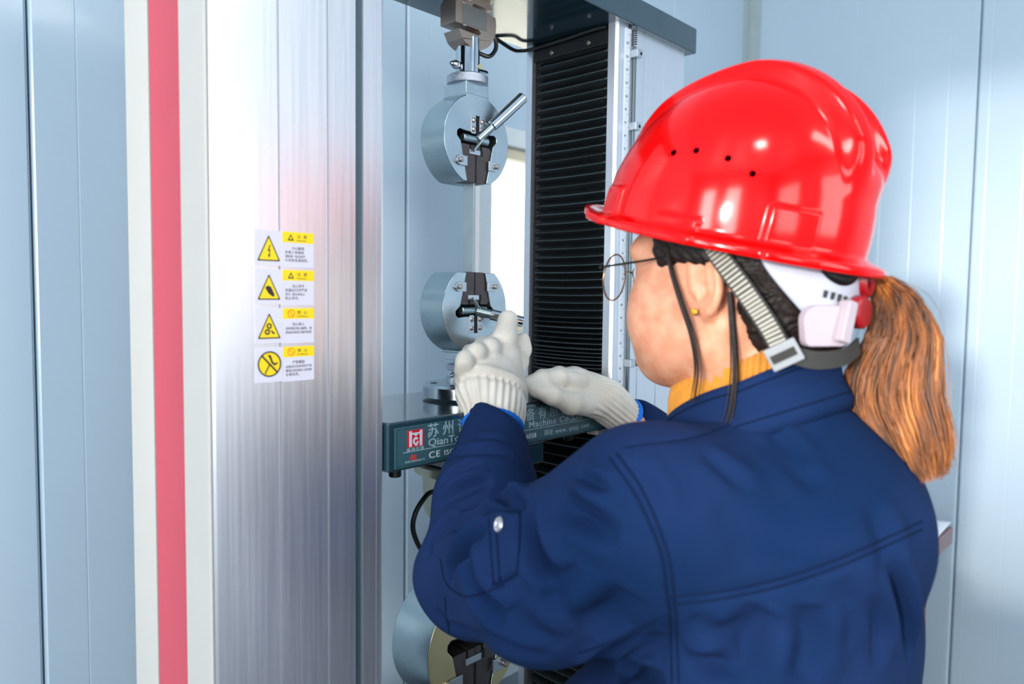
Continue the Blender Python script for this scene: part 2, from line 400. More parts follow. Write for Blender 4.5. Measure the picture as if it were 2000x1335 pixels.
while hs2[-1] > 0.80: hs2.append(hs2[-1] - 0.0175 * rng.uniform(0.95, 1.05))
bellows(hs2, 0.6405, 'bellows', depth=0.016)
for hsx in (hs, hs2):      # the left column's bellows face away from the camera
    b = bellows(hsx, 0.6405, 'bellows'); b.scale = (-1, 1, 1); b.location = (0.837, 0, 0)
MB().box(0.6400, 0.6440, 0.018, 0.169, 1.885, 1.912).build('bellows_clamp', MT['bellows'], mach, bevel=0.001)
for d in (0.055, 0.13):
    MB().cyl((0.6400, d, 1.893), (0.6375, d, 1.893), 0.0035, 16, ch=0.0006).build('screw', MT['screw'], mach)

# crosshead
MB().box(0.172, 0.640, 0.0195, 0.1675, 1.2975, 1.3535).box(0.2015, 0.6355, -0.0060, 0.183, 1.297, 1.354).build('crosshead', MT['teal'], mach, bevel=0.0022)
MB().box(0.600, 0.66, -0.004, 0.016, 1.289, 1.2965).box(0.6385, 0.6540, -0.0062, -0.0005, 1.289, 1.30).build('stop_bracket', MT['beige'], mach, bevel=0.0008)
MB().box(0.35, 0.480, 0.0, 0.175, 1.266, 1.297).build('centre_block', MT['teal'], mach, bevel=0.002)
for x, y in ((0.232, 0.02), (0.455, 0.015), (0.56, 0.02)):
    MB().cyl((x, y, 1.297), (x, y, 1.284), 0.0075, 24, ch=0.001).build('rubber_bumper', MT['rubber'], mach)
# nameplate with lettering
NP0, NP1, NH0, NH1 = 0.2100, 0.6080, 1.3000, 1.3475
ND = -0.0062
np_ = MB().box(NP0, NP1, ND - 0.0010, ND, NH0, NH1).build('nameplate', MT['teal_plate'], mach, bevel=0.0004)
bw = 0.0006; q = 0.0022
MB().box(NP0 + q, NP1 - q, ND - 0.0012, ND - 0.0010, NH0 + q, NH0 + q + bw).box(NP0 + q, NP1 - q, ND - 0.0012, ND - 0.0010, NH1 - q - bw, NH1 - q).box(NP0 + q, NP0 + q + bw, ND - 0.0012, ND - 0.0010, NH0 + q, NH1 - q).box(NP1 - q - bw, NP1 - q, ND - 0.0012, ND - 0.0010, NH0 + q, NH1 - q).build('border_line', mat('border_teal', (30, 62, 74), 0.5), np_)
MB().box(0.2220, 0.590, ND - 0.0013, ND - 0.0010, 1.3172, 1.3180).build('rule_line', MT['lettering'], np_)
tz = ND - 0.0011
for k, ch in enumerate('苏州谦通仪器设备有限公司'):
    text_mesh('lettering', ch, 0.0182, T((0.2575 + 0.0247 * k + 0.0003 * k * (k > 6), tz, 1.3318)), MT['lettering'], np_, xscale=1.08)
text_mesh('lettering', 'QianTong Experiment', 0.0128, T((0.2595, tz, 1.3200)), MT['lettering'], np_, xscale=1.3, mono=1.0, bold=0.0001)
text_mesh('lettering', 'Machine Co.,Ltd', 0.0128, T((0.4385, tz, 1.3200)), MT['lettering'], np_, xscale=1.3, mono=1.08, bold=0.0001)
text_mesh('lettering', 'CE', 0.0110, T((0.2605, tz, 1.3056)), MT['lettering_w'], np_, xscale=1.35, mono=1.1)
text_mesh('lettering', 'ISO 9001', 0.0088, T((0.2850, tz, 1.3060)), MT['lettering_w'], np_, xscale=1.25, mono=1.1)
text_mesh('lettering', '0816058', 0.0092, T((0.4165, tz, 1.3058)), MT['lettering_w'], np_, xscale=1.15, mono=1.05)
text_mesh('lettering', '网址:', 0.0092, T((0.4720, tz, 1.3058)), MT['lettering'], np_, xscale=1.0, mono=1.1)
text_mesh('lettering', 'www. qtsyj. com', 0.0092, T((0.4960, tz, 1.3058)), MT['lettering'], np_, xscale=1.12, mono=1.13)
text_mesh('lettering', '谦通仪器', 0.0052, T((0.2268, tz, 1.3178)), MT['lettering'], np_, xscale=1.15, mono=1.3)
text_mesh('lettering', '苏制 00000000 号', 0.0028, T((0.2252, tz, 1.3052)), MT['lettering'], np_, xscale=1.2, mono=1.2)
# red emblem: an H-like gate with a small rotor inside
lg = MB().box(0.2280, 0.2530, ND - 0.0013, ND - 0.0010, 1.3225, 1.3425).build('emblem', MT['logo_red'], np_)
mb = MB()
y0_, y1_ = ND - 0.0017, ND - 0.0013
mb.box(0.2308, 0.2345, y0_, y1_, 1.3232, 1.3415).box(0.2465, 0.2502, y0_, y1_, 1.3232, 1.3415).box(0.2345, 0.2465, y0_, y1_, 1.3372, 1.3392)
mb.prism([(0.2370, 1.3372), (0.2440, 1.3372), (0.2405, 1.3348)], y0_, y1_)
ring = [(0.2405 + 0.0042 * math.cos(a), 1.3292 + 0.0048 * math.sin(a)) for a in np.linspace(0.6, 2 * PI - 0.1, 20)] + [(0.2405 + 0.0019 * math.cos(a), 1.3292 + 0.0022 * math.sin(a)) for a in np.linspace(2 * PI - 0.1, 0.6, 14)]
mb.prism(ring, y0_, y1_); mb.box(0.2398, 0.2430, y0_, y1_, 1.3236, 1.3256)
mb.build('emblem_figure', MT['sign_white'], np_, smooth=False)
MB().prism([(0.2330, 1.3088), (0.2350, 1.3068), (0.2415, 1.3068), (0.2425, 1.3085), (0.2405, 1.3103), (0.2425, 1.3120), (0.2405, 1.3135), (0.2345, 1.3135), (0.2330, 1.3118)], ND - 0.0013, ND - 0.0010).build('mark', MT['logo_orange'], np_, smooth=False)

# scale (ruler), limit rod and stops on the right column
rl = MB().box(0.6575, 0.6725, -0.0012, 0.0, 0.80, HB - 0.004).build('scale_ruler', MT['ruler'], mach)
mb = MB(); k = 0; z = 0.90
while z < HB - 0.01:
    L = 0.0075 if k % 10 == 0 else (0.0055 if k % 5 == 0 else 0.0036)
    mb.box(0.6725 - L, 0.6722, -0.0014, -0.0012, z, z + 0.0005); k += 1; z += 0.002
tk = mb.build('tick_marks', MT['tick'], rl, smooth=False); tk['kind'] = 'stuff'
dg = None
for j in range(0, 50):
    z = 0.905 + j * 0.02
    if z < HB - 0.012: text_mesh('scale_number', str(10 + 2 * j), 0.0052, T((0.6585, -0.0012, z)), MT['tick'], rl)
MB().cyl((0.6770, -0.0045, 0.80), (0.6770, -0.0045, HB - 0.03), 0.0032, 16).build('limit_rod', mat('rod_grey', (96, 108, 112), 0.35, 0.9), mach)
sp_pts = [(0.6770 + 0.0034 * math.cos(t * 2 * PI), -0.0045 + 0.0034 * math.sin(t * 2 * PI), HB - 0.028 + t * 0.0033) for t in np.linspace(0, 8, 100)]
MB().tube(sp_pts, 0.0007, 6).build('spring', MT['cable'], mach)
for z in (1.872, 1.7620, 1.395):
    st = MB().box(0.6700, 0.6840, -0.0150, -0.0005, z - 0.006, z + 0.006).build('stop_block', MT['clip'], mach, bevel=0.001)
    if z > 1.5: MB().cyl((0.6800, -0.0153, z), (0.6800, -0.0147, z), 0.0026, 16).build('screw', MT['dark'], st)
    else:
        MB().cyl((0.6840, -0.008, z), (0.6900, -0.010, z), 0.0025, 16).build('screw', MT['screw'], st)
        MB().cyl((0.6890, -0.0100, z), (0.7020, -0.014, z), 0.0058, 24, ch=0.001).build('knurled_knob', MT['brass'], st)

# warning stickers on the left column's front
def poly_round(pts, r, n=4):
    out = []; N = len(pts)
    for i in range(N):
        p = Vector(pts[i]); a = (Vector(pts[i - 1]) - p).normalized(); b = (Vector(pts[(i + 1) % N]) - p).normalized()
        for k in range(n + 1):
            t = k / n; q_ = (p + a * r) * (1 - t) ** 2 + p * 2 * t * (1 - t) + (p + b * r) * t * t
            out.append((q_.x, q_.y))
    return out
def slab(pts, z0, z1, name, m, parent): return MB().prism(pts, z0, z1).build(name, m, parent, smooth=False)
def disc_pts(cx, cz, r, n=40, rz=None): return [(cx + r * math.cos(2 * PI * k / n), cz + (rz or r) * math.sin(2 * PI * k / n)) for k in range(n)]
def ring_slab(cx, cz, r, r2, y0, y1, name, m, parent, n=40):
    mb = MB(); A = disc_pts(cx, cz, r, n); B = disc_pts(cx, cz, r2, n)
    for k in range(n):
        j = (k + 1) % n; mb.prism([A[k], A[j], B[j], B[k]], y0, y1)
    return mb.build(name, m, parent, smooth=False)
tops = [1.5600, 1.5222, 1.4840, 1.4455]
rows_txt = [('小心触电', ['在接上电源前', '请检查  电压是否', '与本机电源相符。']), ('当心夹手', ['机器运行时严禁', '将手  放在夹具上', '防止夹伤。']),
            ('当心卷入', ['运转部位禁止触摸。请', '停机后再进行操作保养']), ('严禁攀登', ['设备运行及停机时严禁', '攀登以免造成人员伤害', '后果自负。'])]
for i, zt in enumerate(tops):
    x0, x1, x2 = 0.0440, 0.0728, 0.1095
    zb = zt - 0.0345
    stk = MB().box(x0, x1, -0.0004, 0.0, zb, zt).build('warning_sticker', MT['sign_white'], mach)
    cx = 0.5 * (x0 + x1) + 0.0008; y = -0.0004
    if i < 3:
        A = [(cx - 0.0125, zt - 0.0300), (cx + 0.0125, zt - 0.0300), (cx, zt - 0.0045)]
        slab(poly_round(A, 0.0016), y - 0.0001, y, 'triangle_border', MT['black'], stk)
        B = [(cx - 0.0104, zt - 0.0287), (cx + 0.0104, zt - 0.0287), (cx, zt - 0.0072)]
        slab(poly_round(B, 0.0012), y - 0.0002, y - 0.0001, 'triangle_field', MT['yellow'], stk)
    if i == 0:
        z = zt - 0.0210
        b = [(0.0008, 0.0072), (-0.0014, 0.0006), (0.0006, 0.0010), (-0.0002, -0.0032), (-0.0013, -0.0028), (0.0004, -0.0062), (0.0018, -0.0026), (0.0008, -0.0030), (0.0019, 0.0028), (0.0002, 0.0022), (0.0020, 0.0072)]
        slab([(cx + p * 1.0, z + q_ * 0.95) for p, q_ in b], y - 0.0003, y - 0.0002, 'lightning_symbol', MT['black'], stk)
    elif i == 1:
        z = zt - 0.0215
        b = [(-0.0050, 0.0035), (-0.0020, 0.0055), (0.0012, 0.0042), (0.0030, 0.0010), (0.0052, -0.0040), (0.0034, -0.0056), (0.0012, -0.0042), (-0.0018, -0.0018), (-0.0035, 0.0008)]
        slab([(cx + 0.0008 + p, z + q_) for p, q_ in b], y - 0.0003, y - 0.0002, 'hand_symbol', MT['black'], stk)
    elif i == 2:
        z = zt - 0.0205
        ring_slab(cx - 0.0002, z + 0.0030, 0.0029, 0.0013, y - 0.0003, y - 0.0002, 'roller_symbol', MT['black'], stk, 20)
        ring_slab(cx - 0.0022, z - 0.0028, 0.0029, 0.0013, y - 0.0003, y - 0.0002, 'roller_symbol', MT['black'], stk, 20)
        slab([(cx + 0.0012, z - 0.0006), (cx + 0.0052, z - 0.0032), (cx + 0.0062, z - 0.0046), (cx + 0.0042, z - 0.0052), (cx + 0.0022, z - 0.0030)], y - 0.0003, y - 0.0002, 'hand_symbol', MT['black'], stk)
    else:
        cz = zt - 0.0165
        slab(disc_pts(cx, cz, 0.0125), y - 0.0001, y, 'round_field', MT['yellow'], stk)
        ring_slab(cx, cz, 0.0127, 0.0112, y - 0.0002, y - 0.0001, 'round_border', MT['black'], stk)
        mb = MB(); mb.prism([(cx - 0.0088, cz + 0.0078), (cx - 0.0076, cz + 0.0090), (cx + 0.0088, cz - 0.0078), (cx + 0.0076, cz - 0.0090)], y - 0.0003, y - 0.0002)
        mb.build('slash', MT['black'], stk, smooth=False)
        mb = MB()
        mb.prism([(cx - 0.0022, cz + 0.0092), (cx + 0.0012, cz + 0.0088), (cx + 0.0034, cz + 0.0022), (cx + 0.0056, cz + 0.0006), (cx + 0.0092, cz + 0.0016), (cx + 0.0086, cz + 0.0002), (cx + 0.0052, cz - 0.0018), (cx + 0.0018, cz + 0.0012), (cx + 0.0004, cz + 0.0052)], y - 0.0004, y - 0.0003)
        mb.prism([(cx - 0.0004, cz + 0.0004), (cx + 0.0006, cz - 0.0004), (cx - 0.0046, cz - 0.0098), (cx - 0.0056, cz - 0.0090)], y - 0.0004, y - 0.0003)
        mb.build('climber_symbol', MT['black'], stk, smooth=False)
    # text half
    ins = MB().box(x1 + 0.0012, x2, -0.0004, 0.0, zb - 0.0008, zt - 0.0002).build('instruction_sticker', MT['sign_white'], mach)
    yb = MB().box(x1 + 0.0012, x2, -0.0005, -0.0004, zt - 0.0108, zt - 0.0002).build('yellow_band', MT['yellow'], ins)
    ic = x1 + 0.0105; iz = zt - 0.0055
    if i < 2:
        slab([(ic - 0.0036, iz - 0.0032), (ic + 0.0036, iz - 0.0032), (ic, iz + 0.0032)], -0.0006, -0.0005, 'small_triangle', MT['black'], ins)
        slab([(ic - 0.0017, iz - 0.0020), (ic + 0.0017, iz - 0.0020), (ic, iz + 0.0012)], -0.0007, -0.0006, 'small_triangle_field', MT['yellow'], ins)
        head = '注  意'
    else:
        ring_slab(ic, iz, 0.0041, 0.0032, -0.0006, -0.0005, 'prohibition_ring', MT['sign_orange'], ins, 24)
        slab([(ic - 0.0028, iz + 0.0022), (ic - 0.0022, iz + 0.0028), (ic + 0.0028, iz - 0.0022), (ic + 0.0022, iz - 0.0028)], -0.0006, -0.0005, 'prohibition_slash', MT['sign_orange'], ins)
        head = '禁  止'
    text_mesh('lettering', head, 0.0036, T((x1 + 0.0172, -0.0006, zt - 0.0058)), MT['black'], ins, 0.00005, xscale=1.3)
    text_mesh('lettering', 'Attention' if i < 2 else 'Prohibition', 0.0022, T((x1 + 0.0170, -0.0006, zt - 0.0090)), MT['black'], ins, 0.00005, xscale=1.3)
    t1, body = rows_txt[i]
    text_mesh('lettering', t1, 0.0036, T((x1 + 0.0115, -0.0005, zt - 0.0175)), MT['black'], ins, 0.00005, mono=1.0)
    for r_, ln in enumerate(body):
        text_mesh('lettering', ln, 0.0034 if len(ln) < 9 else 0.0030, T((x1 + 0.0040, -0.0005, zt - 0.0215 - 0.0040 * r_)), MT['black'], ins, 0.00005, mono=1.12 if len(ln) < 9 else 1.0)
# the same kind of sticker on the right column, half behind the helmet
stk = MB().box(0.7180, 0.7620, -0.0004, 0.0, 1.715, 1.780).build('warning_sticker', MT['sign_white'], mach)
slab([(0.7240, 1.765), (0.7250, 1.765), (0.7250, 1.779), (0.7240, 1.779)], -0.0006, -0.0004, 'print_mark', MT['black'], stk)
slab([(0.7240, 1.733), (0.7250, 1.733), (0.7250, 1.752), (0.7240, 1.752)], -0.0006, -0.0004, 'print_mark', MT['black'], stk)
for k in range(5):
    a = 0.7255 + k * 0.0055
    slab([(a, 1.750 + k * 0.002), (a + 0.0035, 1.7485 + k * 0.002), (a + 0.0065, 1.7585 + k * 0.0015), (a + 0.0030, 1.7610 + k * 0.0015)], -0.0006, -0.0004, 'print_mark', MT['black'], stk)

# ------------------------------------------------------------------ grips
def arc_pts(cx, cz, r, a0, a1, n):
    return [(cx + r * math.cos(a), cz + r * math.sin(a)) for a in np.linspace(a0, a1, n)]
def make_grip(name, label, loc, flip, scale=1.0, face='steel', cut=0.058, lever=None, group=None, yb=0.0245):
    """wedge grip, jaws opening downwards (flip turns it over); local origin on the disc's axis"""
    fz = -1 if flip else 1
    g = thing(name, label, 'grip', TM @ T(loc) @ Matrix.Scale(scale, 4), group)
    R = 0.0615; yf = -0.0225
    def Z(p): return [(x, z * fz) for x, z in p]
    a_cut = math.asin(cut / R); a_top = math.acos(0.0215 / R)
    outer = arc_pts(0, 0, R, -a_cut, a_top, 26) + [(0.0215, 0.0615)] + [(-0.0215, 0.0615)] + arc_pts(0, 0, R, PI - a_top, PI + a_cut, 26)
    # notch in the front plate
    def nx(z): return 0.018 + (z + cut) * (0.0165 / 0.068)
    notch = [(-nx(-cut), -cut), (-nx(-0.004), -0.004), (-0.0375, 0.003), (-0.0372, 0.0085), (-0.033, 0.0118), (-0.020, 0.0105), (0.020, 0.0105), (0.033, 0.0118), (0.0372, 0.0085), (0.0375, 0.003), (nx(-0.004), -0.004), (nx(-cut), -cut)]
    mb = MB(); nv = lambda pts, y: [mb.bm.verts.new((x, y, z)) for x, z in Z(pts)]
    oF, oB, nF, nM = nv(outer, yf), nv(outer, yb), nv(notch, yf), nv(notch, 0.004)
    mb.bm.faces.new(oF + nF); mb.bm.faces.new(oB); mb.bm.faces.new(nM)
    for i in range(len(outer) - 1): mb.bm.faces.new((oF[i], oF[i + 1], oB[i + 1], oB[i]))
    for i in range(len(notch) - 1): mb.bm.faces.new((nF[i], nF[i + 1], nM[i + 1], nM[i]))
    mb.bm.faces.new((oF[-1], nF[0], nM[0], nM[-1], nF[-1], oF[0], oB[0], oB[-1]))
    body = mb.build('grip_body', [MT['steel_side'], MT[face]], g, bevel=0.0010)
    for pl_ in body.data.polygons:
        if pl_.normal.y < -0.9: pl_.material_index = 1
    MB().prism(Z([(x * 0.985, z) for x, z in notch]), 0.0, 0.0038).build('cavity', MT['dark'], g)
    # jaws
    for sx in (-1, 1):
        top = -0.006
        j = [(0.0004, -cut - 0.0006), (0.0004, top), (0.0085, top), (0.0085, top - 0.012), (0.0115, top - 0.012), (0.0115, top + 0.000), (nx(top) - 0.004, top), (nx(top) - 0.0012, top - 0.004), (nx(-cut) - 0.0010, -cut - 0.0006)]
        jw = MB().prism(Z([(x * sx, z) for x, z in j]), -0.0200, -0.0005).build('jaw', MT['jaw'], g, bevel=0.0006)
        mb = MB(); z = -cut
        while z < -0.020:
            mb.prism(Z([(0.0002 * sx, z), (0.0018 * sx, z + 0.0009), (0.0002 * sx, z + 0.0018)]), -0.0206, -0.0198); z += 0.0026
        mb.build('tooth_row', MT['dark'], jw, smooth=False)
        # retaining clip with a screw
        c = -0.030 if sx < 0 else -0.031
        pl = [(0.0205 * sx, c - 0.0065), (0.0205 * sx, c + 0.0065), (0.0335 * sx, c + 0.0065)] + [(0.0335 * sx + sx * 0.0065 * math.sin(a), c + 0.0065 * math.cos(a)) for a in np.linspace(0.3, PI - 0.3, 7)] + [(0.0335 * sx, c - 0.0065)]
        cl = MB().prism(Z(pl), yf - 0.0026, yf - 0.0001).build('clip', MT['clip'], g, bevel=0.0005)
        MB().cyl((0.0345 * sx, yf - 0.0026, c * fz), (0.0345 * sx, yf - 0.0075, c * fz), 0.0034, 24, ch=0.0006).cyl((0.0345 * sx, yf - 0.0076, c * fz), (0.0345 * sx, yf - 0.0072, c * fz), 0.0016, 6).build('screw', MT['screw'], cl)
        # bridge plates above the cavity
        bp = MB().prism(Z(poly_round([(0.0035 * sx, 0.0085), (0.0035 * sx, 0.0330), (0.0125 * sx, 0.0330), (0.0125 * sx, 0.0085)], 0.0025)), yf - 0.0006, yf + 0.0001).build('bridge_plate', MT['clip'], g, bevel=0.0004)
        for zz in (0.0145, 0.0265):
            MB().lathe([(0.0, 0.0022), (0.0020, 0.0020), (0.0034, 0.0010), (0.0036, 0)], 20, T((0.0080 * sx, yf - 0.0006, zz * fz)) @ Matrix.Rotation(PI / 2, 4, 'X')).build('screw', MT['screw'], bp)
    MB().prism(Z([(-0.0034, 0.0090), (-0.0034, 0.0335), (0.0034, 0.0335), (0.0034, 0.0090)]), yf - 0.0004, yf - 0.0001).build('slot', MT['dark'], g)
    MB().prism(Z([(-0.0135, -0.0190), (-0.0135, -0.0125), (0.0065, -0.0125), (0.0065, -0.0190)]), -0.0222, -0.0200).build('keeper_bar', MT['clip'], g, bevel=0.0004)
    MB().prism(Z([(0.0068, -0.0195), (0.0068, -0.0110), (0.0130, -0.0110), (0.0130, -0.0195)]), -0.0203, -0.0199).build('keeper_slot', MT['dark'], g)
    # axle and lever
    if lever:
        MB().cyl((-0.024, -0.0165, 0.0025 * fz), (0.024, -0.0165, 0.0025 * fz), 0.0062, 24, ch=0.001).build('axle', MT['steel_side'], g)
        root = Vector((0.0035, -0.0195, 0.003 * fz)); tip = Vector(lever)
        d = (tip - root)
        lv = MB().cyl(root, root + d * 0.36, 0.0068, 28, r2=0.0060).build('lever_socket', MT['steel_side'], g)
        MB().cyl(root + d * 0.30, tip, 0.0078, 32, ch=0.0012).build('lever', MT['chrome'], g)
        MB().cyl(root + Vector((-0.014, -0.006, -0.018 * fz)), root + Vector((0.004, -0.006, 0.0)), 0.0020, 10).build('lever_pin', MT['steel_side'], g)
    return g
UG = (0.4120, 0.0920, 1.7090)
ug = make_grip('wedge_grip', 'upper round steel wedge grip with its lever raised, hanging from the load cell', UG, False, cut=0.0560, lever=(0.060, -0.052, 0.066))
# neck, knurled ring, adaptor and pins of the upper grip
ax, ay = UG[0], UG[1]
MB().box(-0.0215, 0.0215, -0.0215, 0.0215, 0.058, 0.0780).build('neck', MT['steel'], ug, bevel=0.0012)
MB().lathe([(0.0250, 0.0765), (0.0285, 0.0780), (0.0285, 0.0885), (0.0265, 0.0900), (0.016, 0.0900)], 64, T((0, -0.002, 0))).build('knurled_ring', MT['knurl'], ug)
MB().lathe([(0.0165, 0.0880), (0.0165, 0.1400), (0.0155, 0.1410)], 48, T((0, -0.002, 0))).build('adaptor_sleeve', MT['chrome'], ug)
MB().lathe([(0.0, -0.0340), (0.0022, -0.0320), (0.0062, -0.0240), (0.0058, -0.0200), (0.0035, -0.017)], 24, T((0, -0.002, 0.1010)) @ Matrix.Rotation(PI / 2, 4, 'Y')).build('pin_handle', MT['chrome'], ug)
MB().cyl((0.010, -0.002, 0.0975), (0.0335, -0.004, 0.0975), 0.0072, 24, ch=0.001).build('cross_pin', MT['chrome'], ug)
MB().cyl((0.008, -0.0172, 0.1020), (0.008, -0.0188, 0.1020), 0.0035, 20).build('sleeve_hole', MT['brass'], ug)

lg_ = make_grip('wedge_grip', 'lower round steel wedge grip standing on the crosshead, its lever held by the gloved hand', (0.4120, 0.0920, 1.4800), True, cut=0.0500, lever=(0.0560, -0.060, -0.018))
MB().box(-0.019, 0.019, -0.019, 0.019, -0.0720, -0.0580).build('neck', MT['steel'], lg_, bevel=0.001)
MB().cyl((0, 0, -0.094), (0, 0, -0.060), 0.0145, 32).build('stem', MT['chrome'], lg_)
MB().lathe([(0.0240, -0.0860), (0.0265, -0.0845), (0.0265, -0.0780), (0.0240, -0.0765), (0.010, -0.0765)], 64).build('knurled_ring', MT['knurl'], lg_)
MB().lathe([(0.0, -0.0300), (0.0022, -0.0280), (0.0058, -0.0200), (0.0050, -0.0160), (0.0035, -0.006)], 24, T((0, 0, -0.0935)) @ Matrix.Rotation(PI / 2, 4, 'Y')).build('pin_handle', MT['chrome'], lg_)
MB().lathe([(0.0265, -0.1050), (0.0265, -0.1000), (0.0255, -0.0950), (0.0150, -0.0950)], 48).build('collar_ring', MT['steel'], lg_)
MB().lathe([(0.0580, -0.1220), (0.0580, -0.1080), (0.0545, -0.1045), (0.020, -0.1040)], 64).build('base_flange', MT['steel'], lg_)
for a in (2.6, 3.6, 4.6, 5.6):
    MB().cyl((0.043 * math.cos(a), 0.043 * math.sin(a), -0.1045), (0.043 * math.cos(a), 0.043 * math.sin(a), -0.1036), 0.0045, 20).build('bolt_hole', MT['dark'], lg_)

bgp = make_grip('wedge_grip', 'largest wedge grip hanging under the crosshead with a yellowish zinc face', (0.4080, 0.0900, 1.0120), False, scale=1.48, face='brass', cut=0.0580, yb=0.029)
MB().box(-0.021, 0.021, -0.020, 0.020, 0.058, 0.085).build('neck', MT['steel_side'], bgp, bevel=0.001)
MB().cyl((0, 0, 0.083), (0, 0, 0.1), 0.02, 32).build('stem', MT['steel_side'], bgp)

# load cells
def s_cell(loc, label, sc=1.0):
    g = thing('load_cell', label, 'sensor', TM @ T(loc) @ Matrix.Scale(sc, 4))
    R = 0.0400; n = 18
    # S-shaped body: disc outline with an upper slot open to the right and a lower slot open to the left
    P = []
    P += arc_pts(0, 0, R, math.radians(-68), math.radians(17), n)              # lower right to upper slot
    P += [(0.0180, 0.0120), (-0.004, 0.0120), (-0.0065, 0.0155), (-0.004, 0.0190), (0.0200, 0.0190)]
    P += [(0.0330, 0.0190), (0.0250, 0.031)] + arc_pts(0, 0, R, math.radians(62), math.radians(112), 8)
    P += [(-0.0300, 0.0265), (-0.0370, 0.0150), (-0.0370, -0.0130)]
    P += [(-0.0120, -0.0130), (0.006, -0.0130), (0.0105, -0.0170), (0.006, -0.0210), (-0.0150, -0.0205), (-0.0310, -0.0205), (-0.0240, -0.032)] + arc_pts(0, 0, R, math.radians(232), math.radians(290), 8)
    MB().prism(P, -0.0150, 0.0150).build('cell_body', MT['sensor'], g, bevel=0.001)
    pl = MB().box(-0.0250, 0.0210, -0.0156, -0.0150, -0.0115, 0.0145).build('type_plate', MT['sensor_plate'], g, bevel=0.0002)
    for x, z in ((-0.0205, 0.0160), (-0.0205, -0.0130), (-0.008, 0.0225)):
        MB().lathe([(0.0, 0.0018), (0.0022, 0.0014), (0.0030, 0)], 20, T((x, -0.0150, z)) @ Matrix.Rotation(PI / 2, 4, 'X')).build('screw', MT['screw'], g)
    return g
LC = (0.4120, 0.0900, 1.8730)
lc1 = s_cell(LC, 'brown metal S-shaped load cell with a type plate under the top beam')
MB().lathe([(0.030, 0.0398), (0.033, 0.0385), (0.0345, 0.030), (0.0345, 0.0280), (0.010, 0.0280)], 48).build('mounting_flange', MT['beige'], lc1)
lc2 = thing('load_cell', 'pale round load cell below the crosshead above the large grip', 'sensor', TM @ T((0.4080, 0.0900, 1.2200)))
MB().lathe([(0.066, 0.0455), (0.068, 0.0435), (0.068, 0.0330), (0.060, 0.0300), (0.0560, 0.0280), (0.0545, -0.020), (0.0500, -0.030), (0.030, -0.032), (0.028, -0.045)], 64).build('cell_body', MT['beige'], lc2)
MB().cyl((0, 0, -0.090), (0, 0, -0.040), 0.024, 32).build('stud', MT['steel_side'], lc2)

# the clamped steel specimen between the grips
sp_ = MB().box(-0.0009, 0.0009, -0.0105, 0.0105, -0.0780, 0.0780).build('test_specimen', MT['strip'], None, bevel=0.0002)
sp_.matrix_world = TM @ T((0.4120, 0.0855, 1.5900))
tag(sp_, 'thin flat grey steel strip clamped upright between the two round grips', 'metal strip')

# cables
def cable(pts, r, label, group=None):
    o = MB().tube(catmull(pts, 10), r, 10).build('cable', MT['cable'], None); o.matrix_world = TM
    tag(o, label, 'cable', group); return o
cable([(0.446, 0.088, 1.876), (0.4560, 0.086, 1.868), (0.4618, 0.085, 1.8575), (0.461, 0.085, 1.8455), (0.4508, 0.087, 1.8345), (0.4365, 0.092, 1.8365), (0.428, 0.098, 1.842)], 0.0030, 'black cable looping out of the brown load cell')
cable([(0.500, 0.198, 1.930), (0.545, 0.192, 1.9185), (0.5807, 0.188, 1.9075), (0.6089, 0.186, 1.9015), (0.628, 0.184, 1.9045), (0.6345, 0.165, 1.9055), (0.6345, 0.1022, 1.9065), (0.6345, 0.045, 1.9090), (0.636, 0.020, 1.909)], 0.0030, 'black cable clipped along the underside of the top beam to the right column')
cable([(0.350, 0.070, 1.236), (0.326, 0.062, 1.2400), (0.3135, 0.060, 1.2364), (0.298, 0.060, 1.2199), (0.2931, 0.060, 1.2002), (0.3009, 0.060, 1.1783), (0.3150, 0.062, 1.160), (0.335, 0.066, 1.140)], 0.0033, 'black cable curving down from the pale load cell under the crosshead')

# ================================================================== PERSON
# ---- signed-distance modelling (numpy) with surface nets
f32 = np.float32
def smin(a, b, k):
    h = np.clip(0.5 + 0.5 * (b - a) / k, 0, 1); return b + (a - b) * h - k * h * (1 - h)
def smax(a, b, k): return -smin(-a, -b, k)
def ell(p, c, r, R=None):
    q_ = p - np.array(c, f32)
    if R is not None: q_ = q_ @ np.array(R, f32)
    r = np.array(r, f32); k0 = np.linalg.norm(q_ / r, axis=-1); k1 = np.linalg.norm(q_ / (r * r), axis=-1) + 1e-9
    return k0 * (k0 - 1) / k1
def cap(p, a, b, ra, rb=None, flat=None):
    rb = ra if rb is None else rb
    a = np.array(a, f32); b = np.array(b, f32); ab = b - a
    pa = p - a; h = np.clip((pa @ ab) / (ab @ ab), 0, 1)
    d_ = pa - h[..., None] * ab
    if flat is not None:         # squash along a direction: flat=(dir, factor)
        n = np.array(flat[0], f32); n = n / np.linalg.norm(n); t = d_ @ n; d_ = d_ + n * (t * (1 / flat[1] - 1))[..., None]
        return (np.linalg.norm(d_, axis=-1) - (ra + (rb - ra) * h)) * 0.8
    return np.linalg.norm(d_, axis=-1) - (ra + (rb - ra) * h)
def chain(p, pts, k=0.01, flat=None):
    d = None
    for (a, ra), (b, rb) in zip(pts, pts[1:]):
        c = cap(p, a, b, ra, rb, flat); d = c if d is None else smin(d, c, k)
    return d
def halfspace(p, pt, n):
    n = np.array(n, f32); n = n / np.linalg.norm(n); return (p - np.array(pt, f32)) @ n

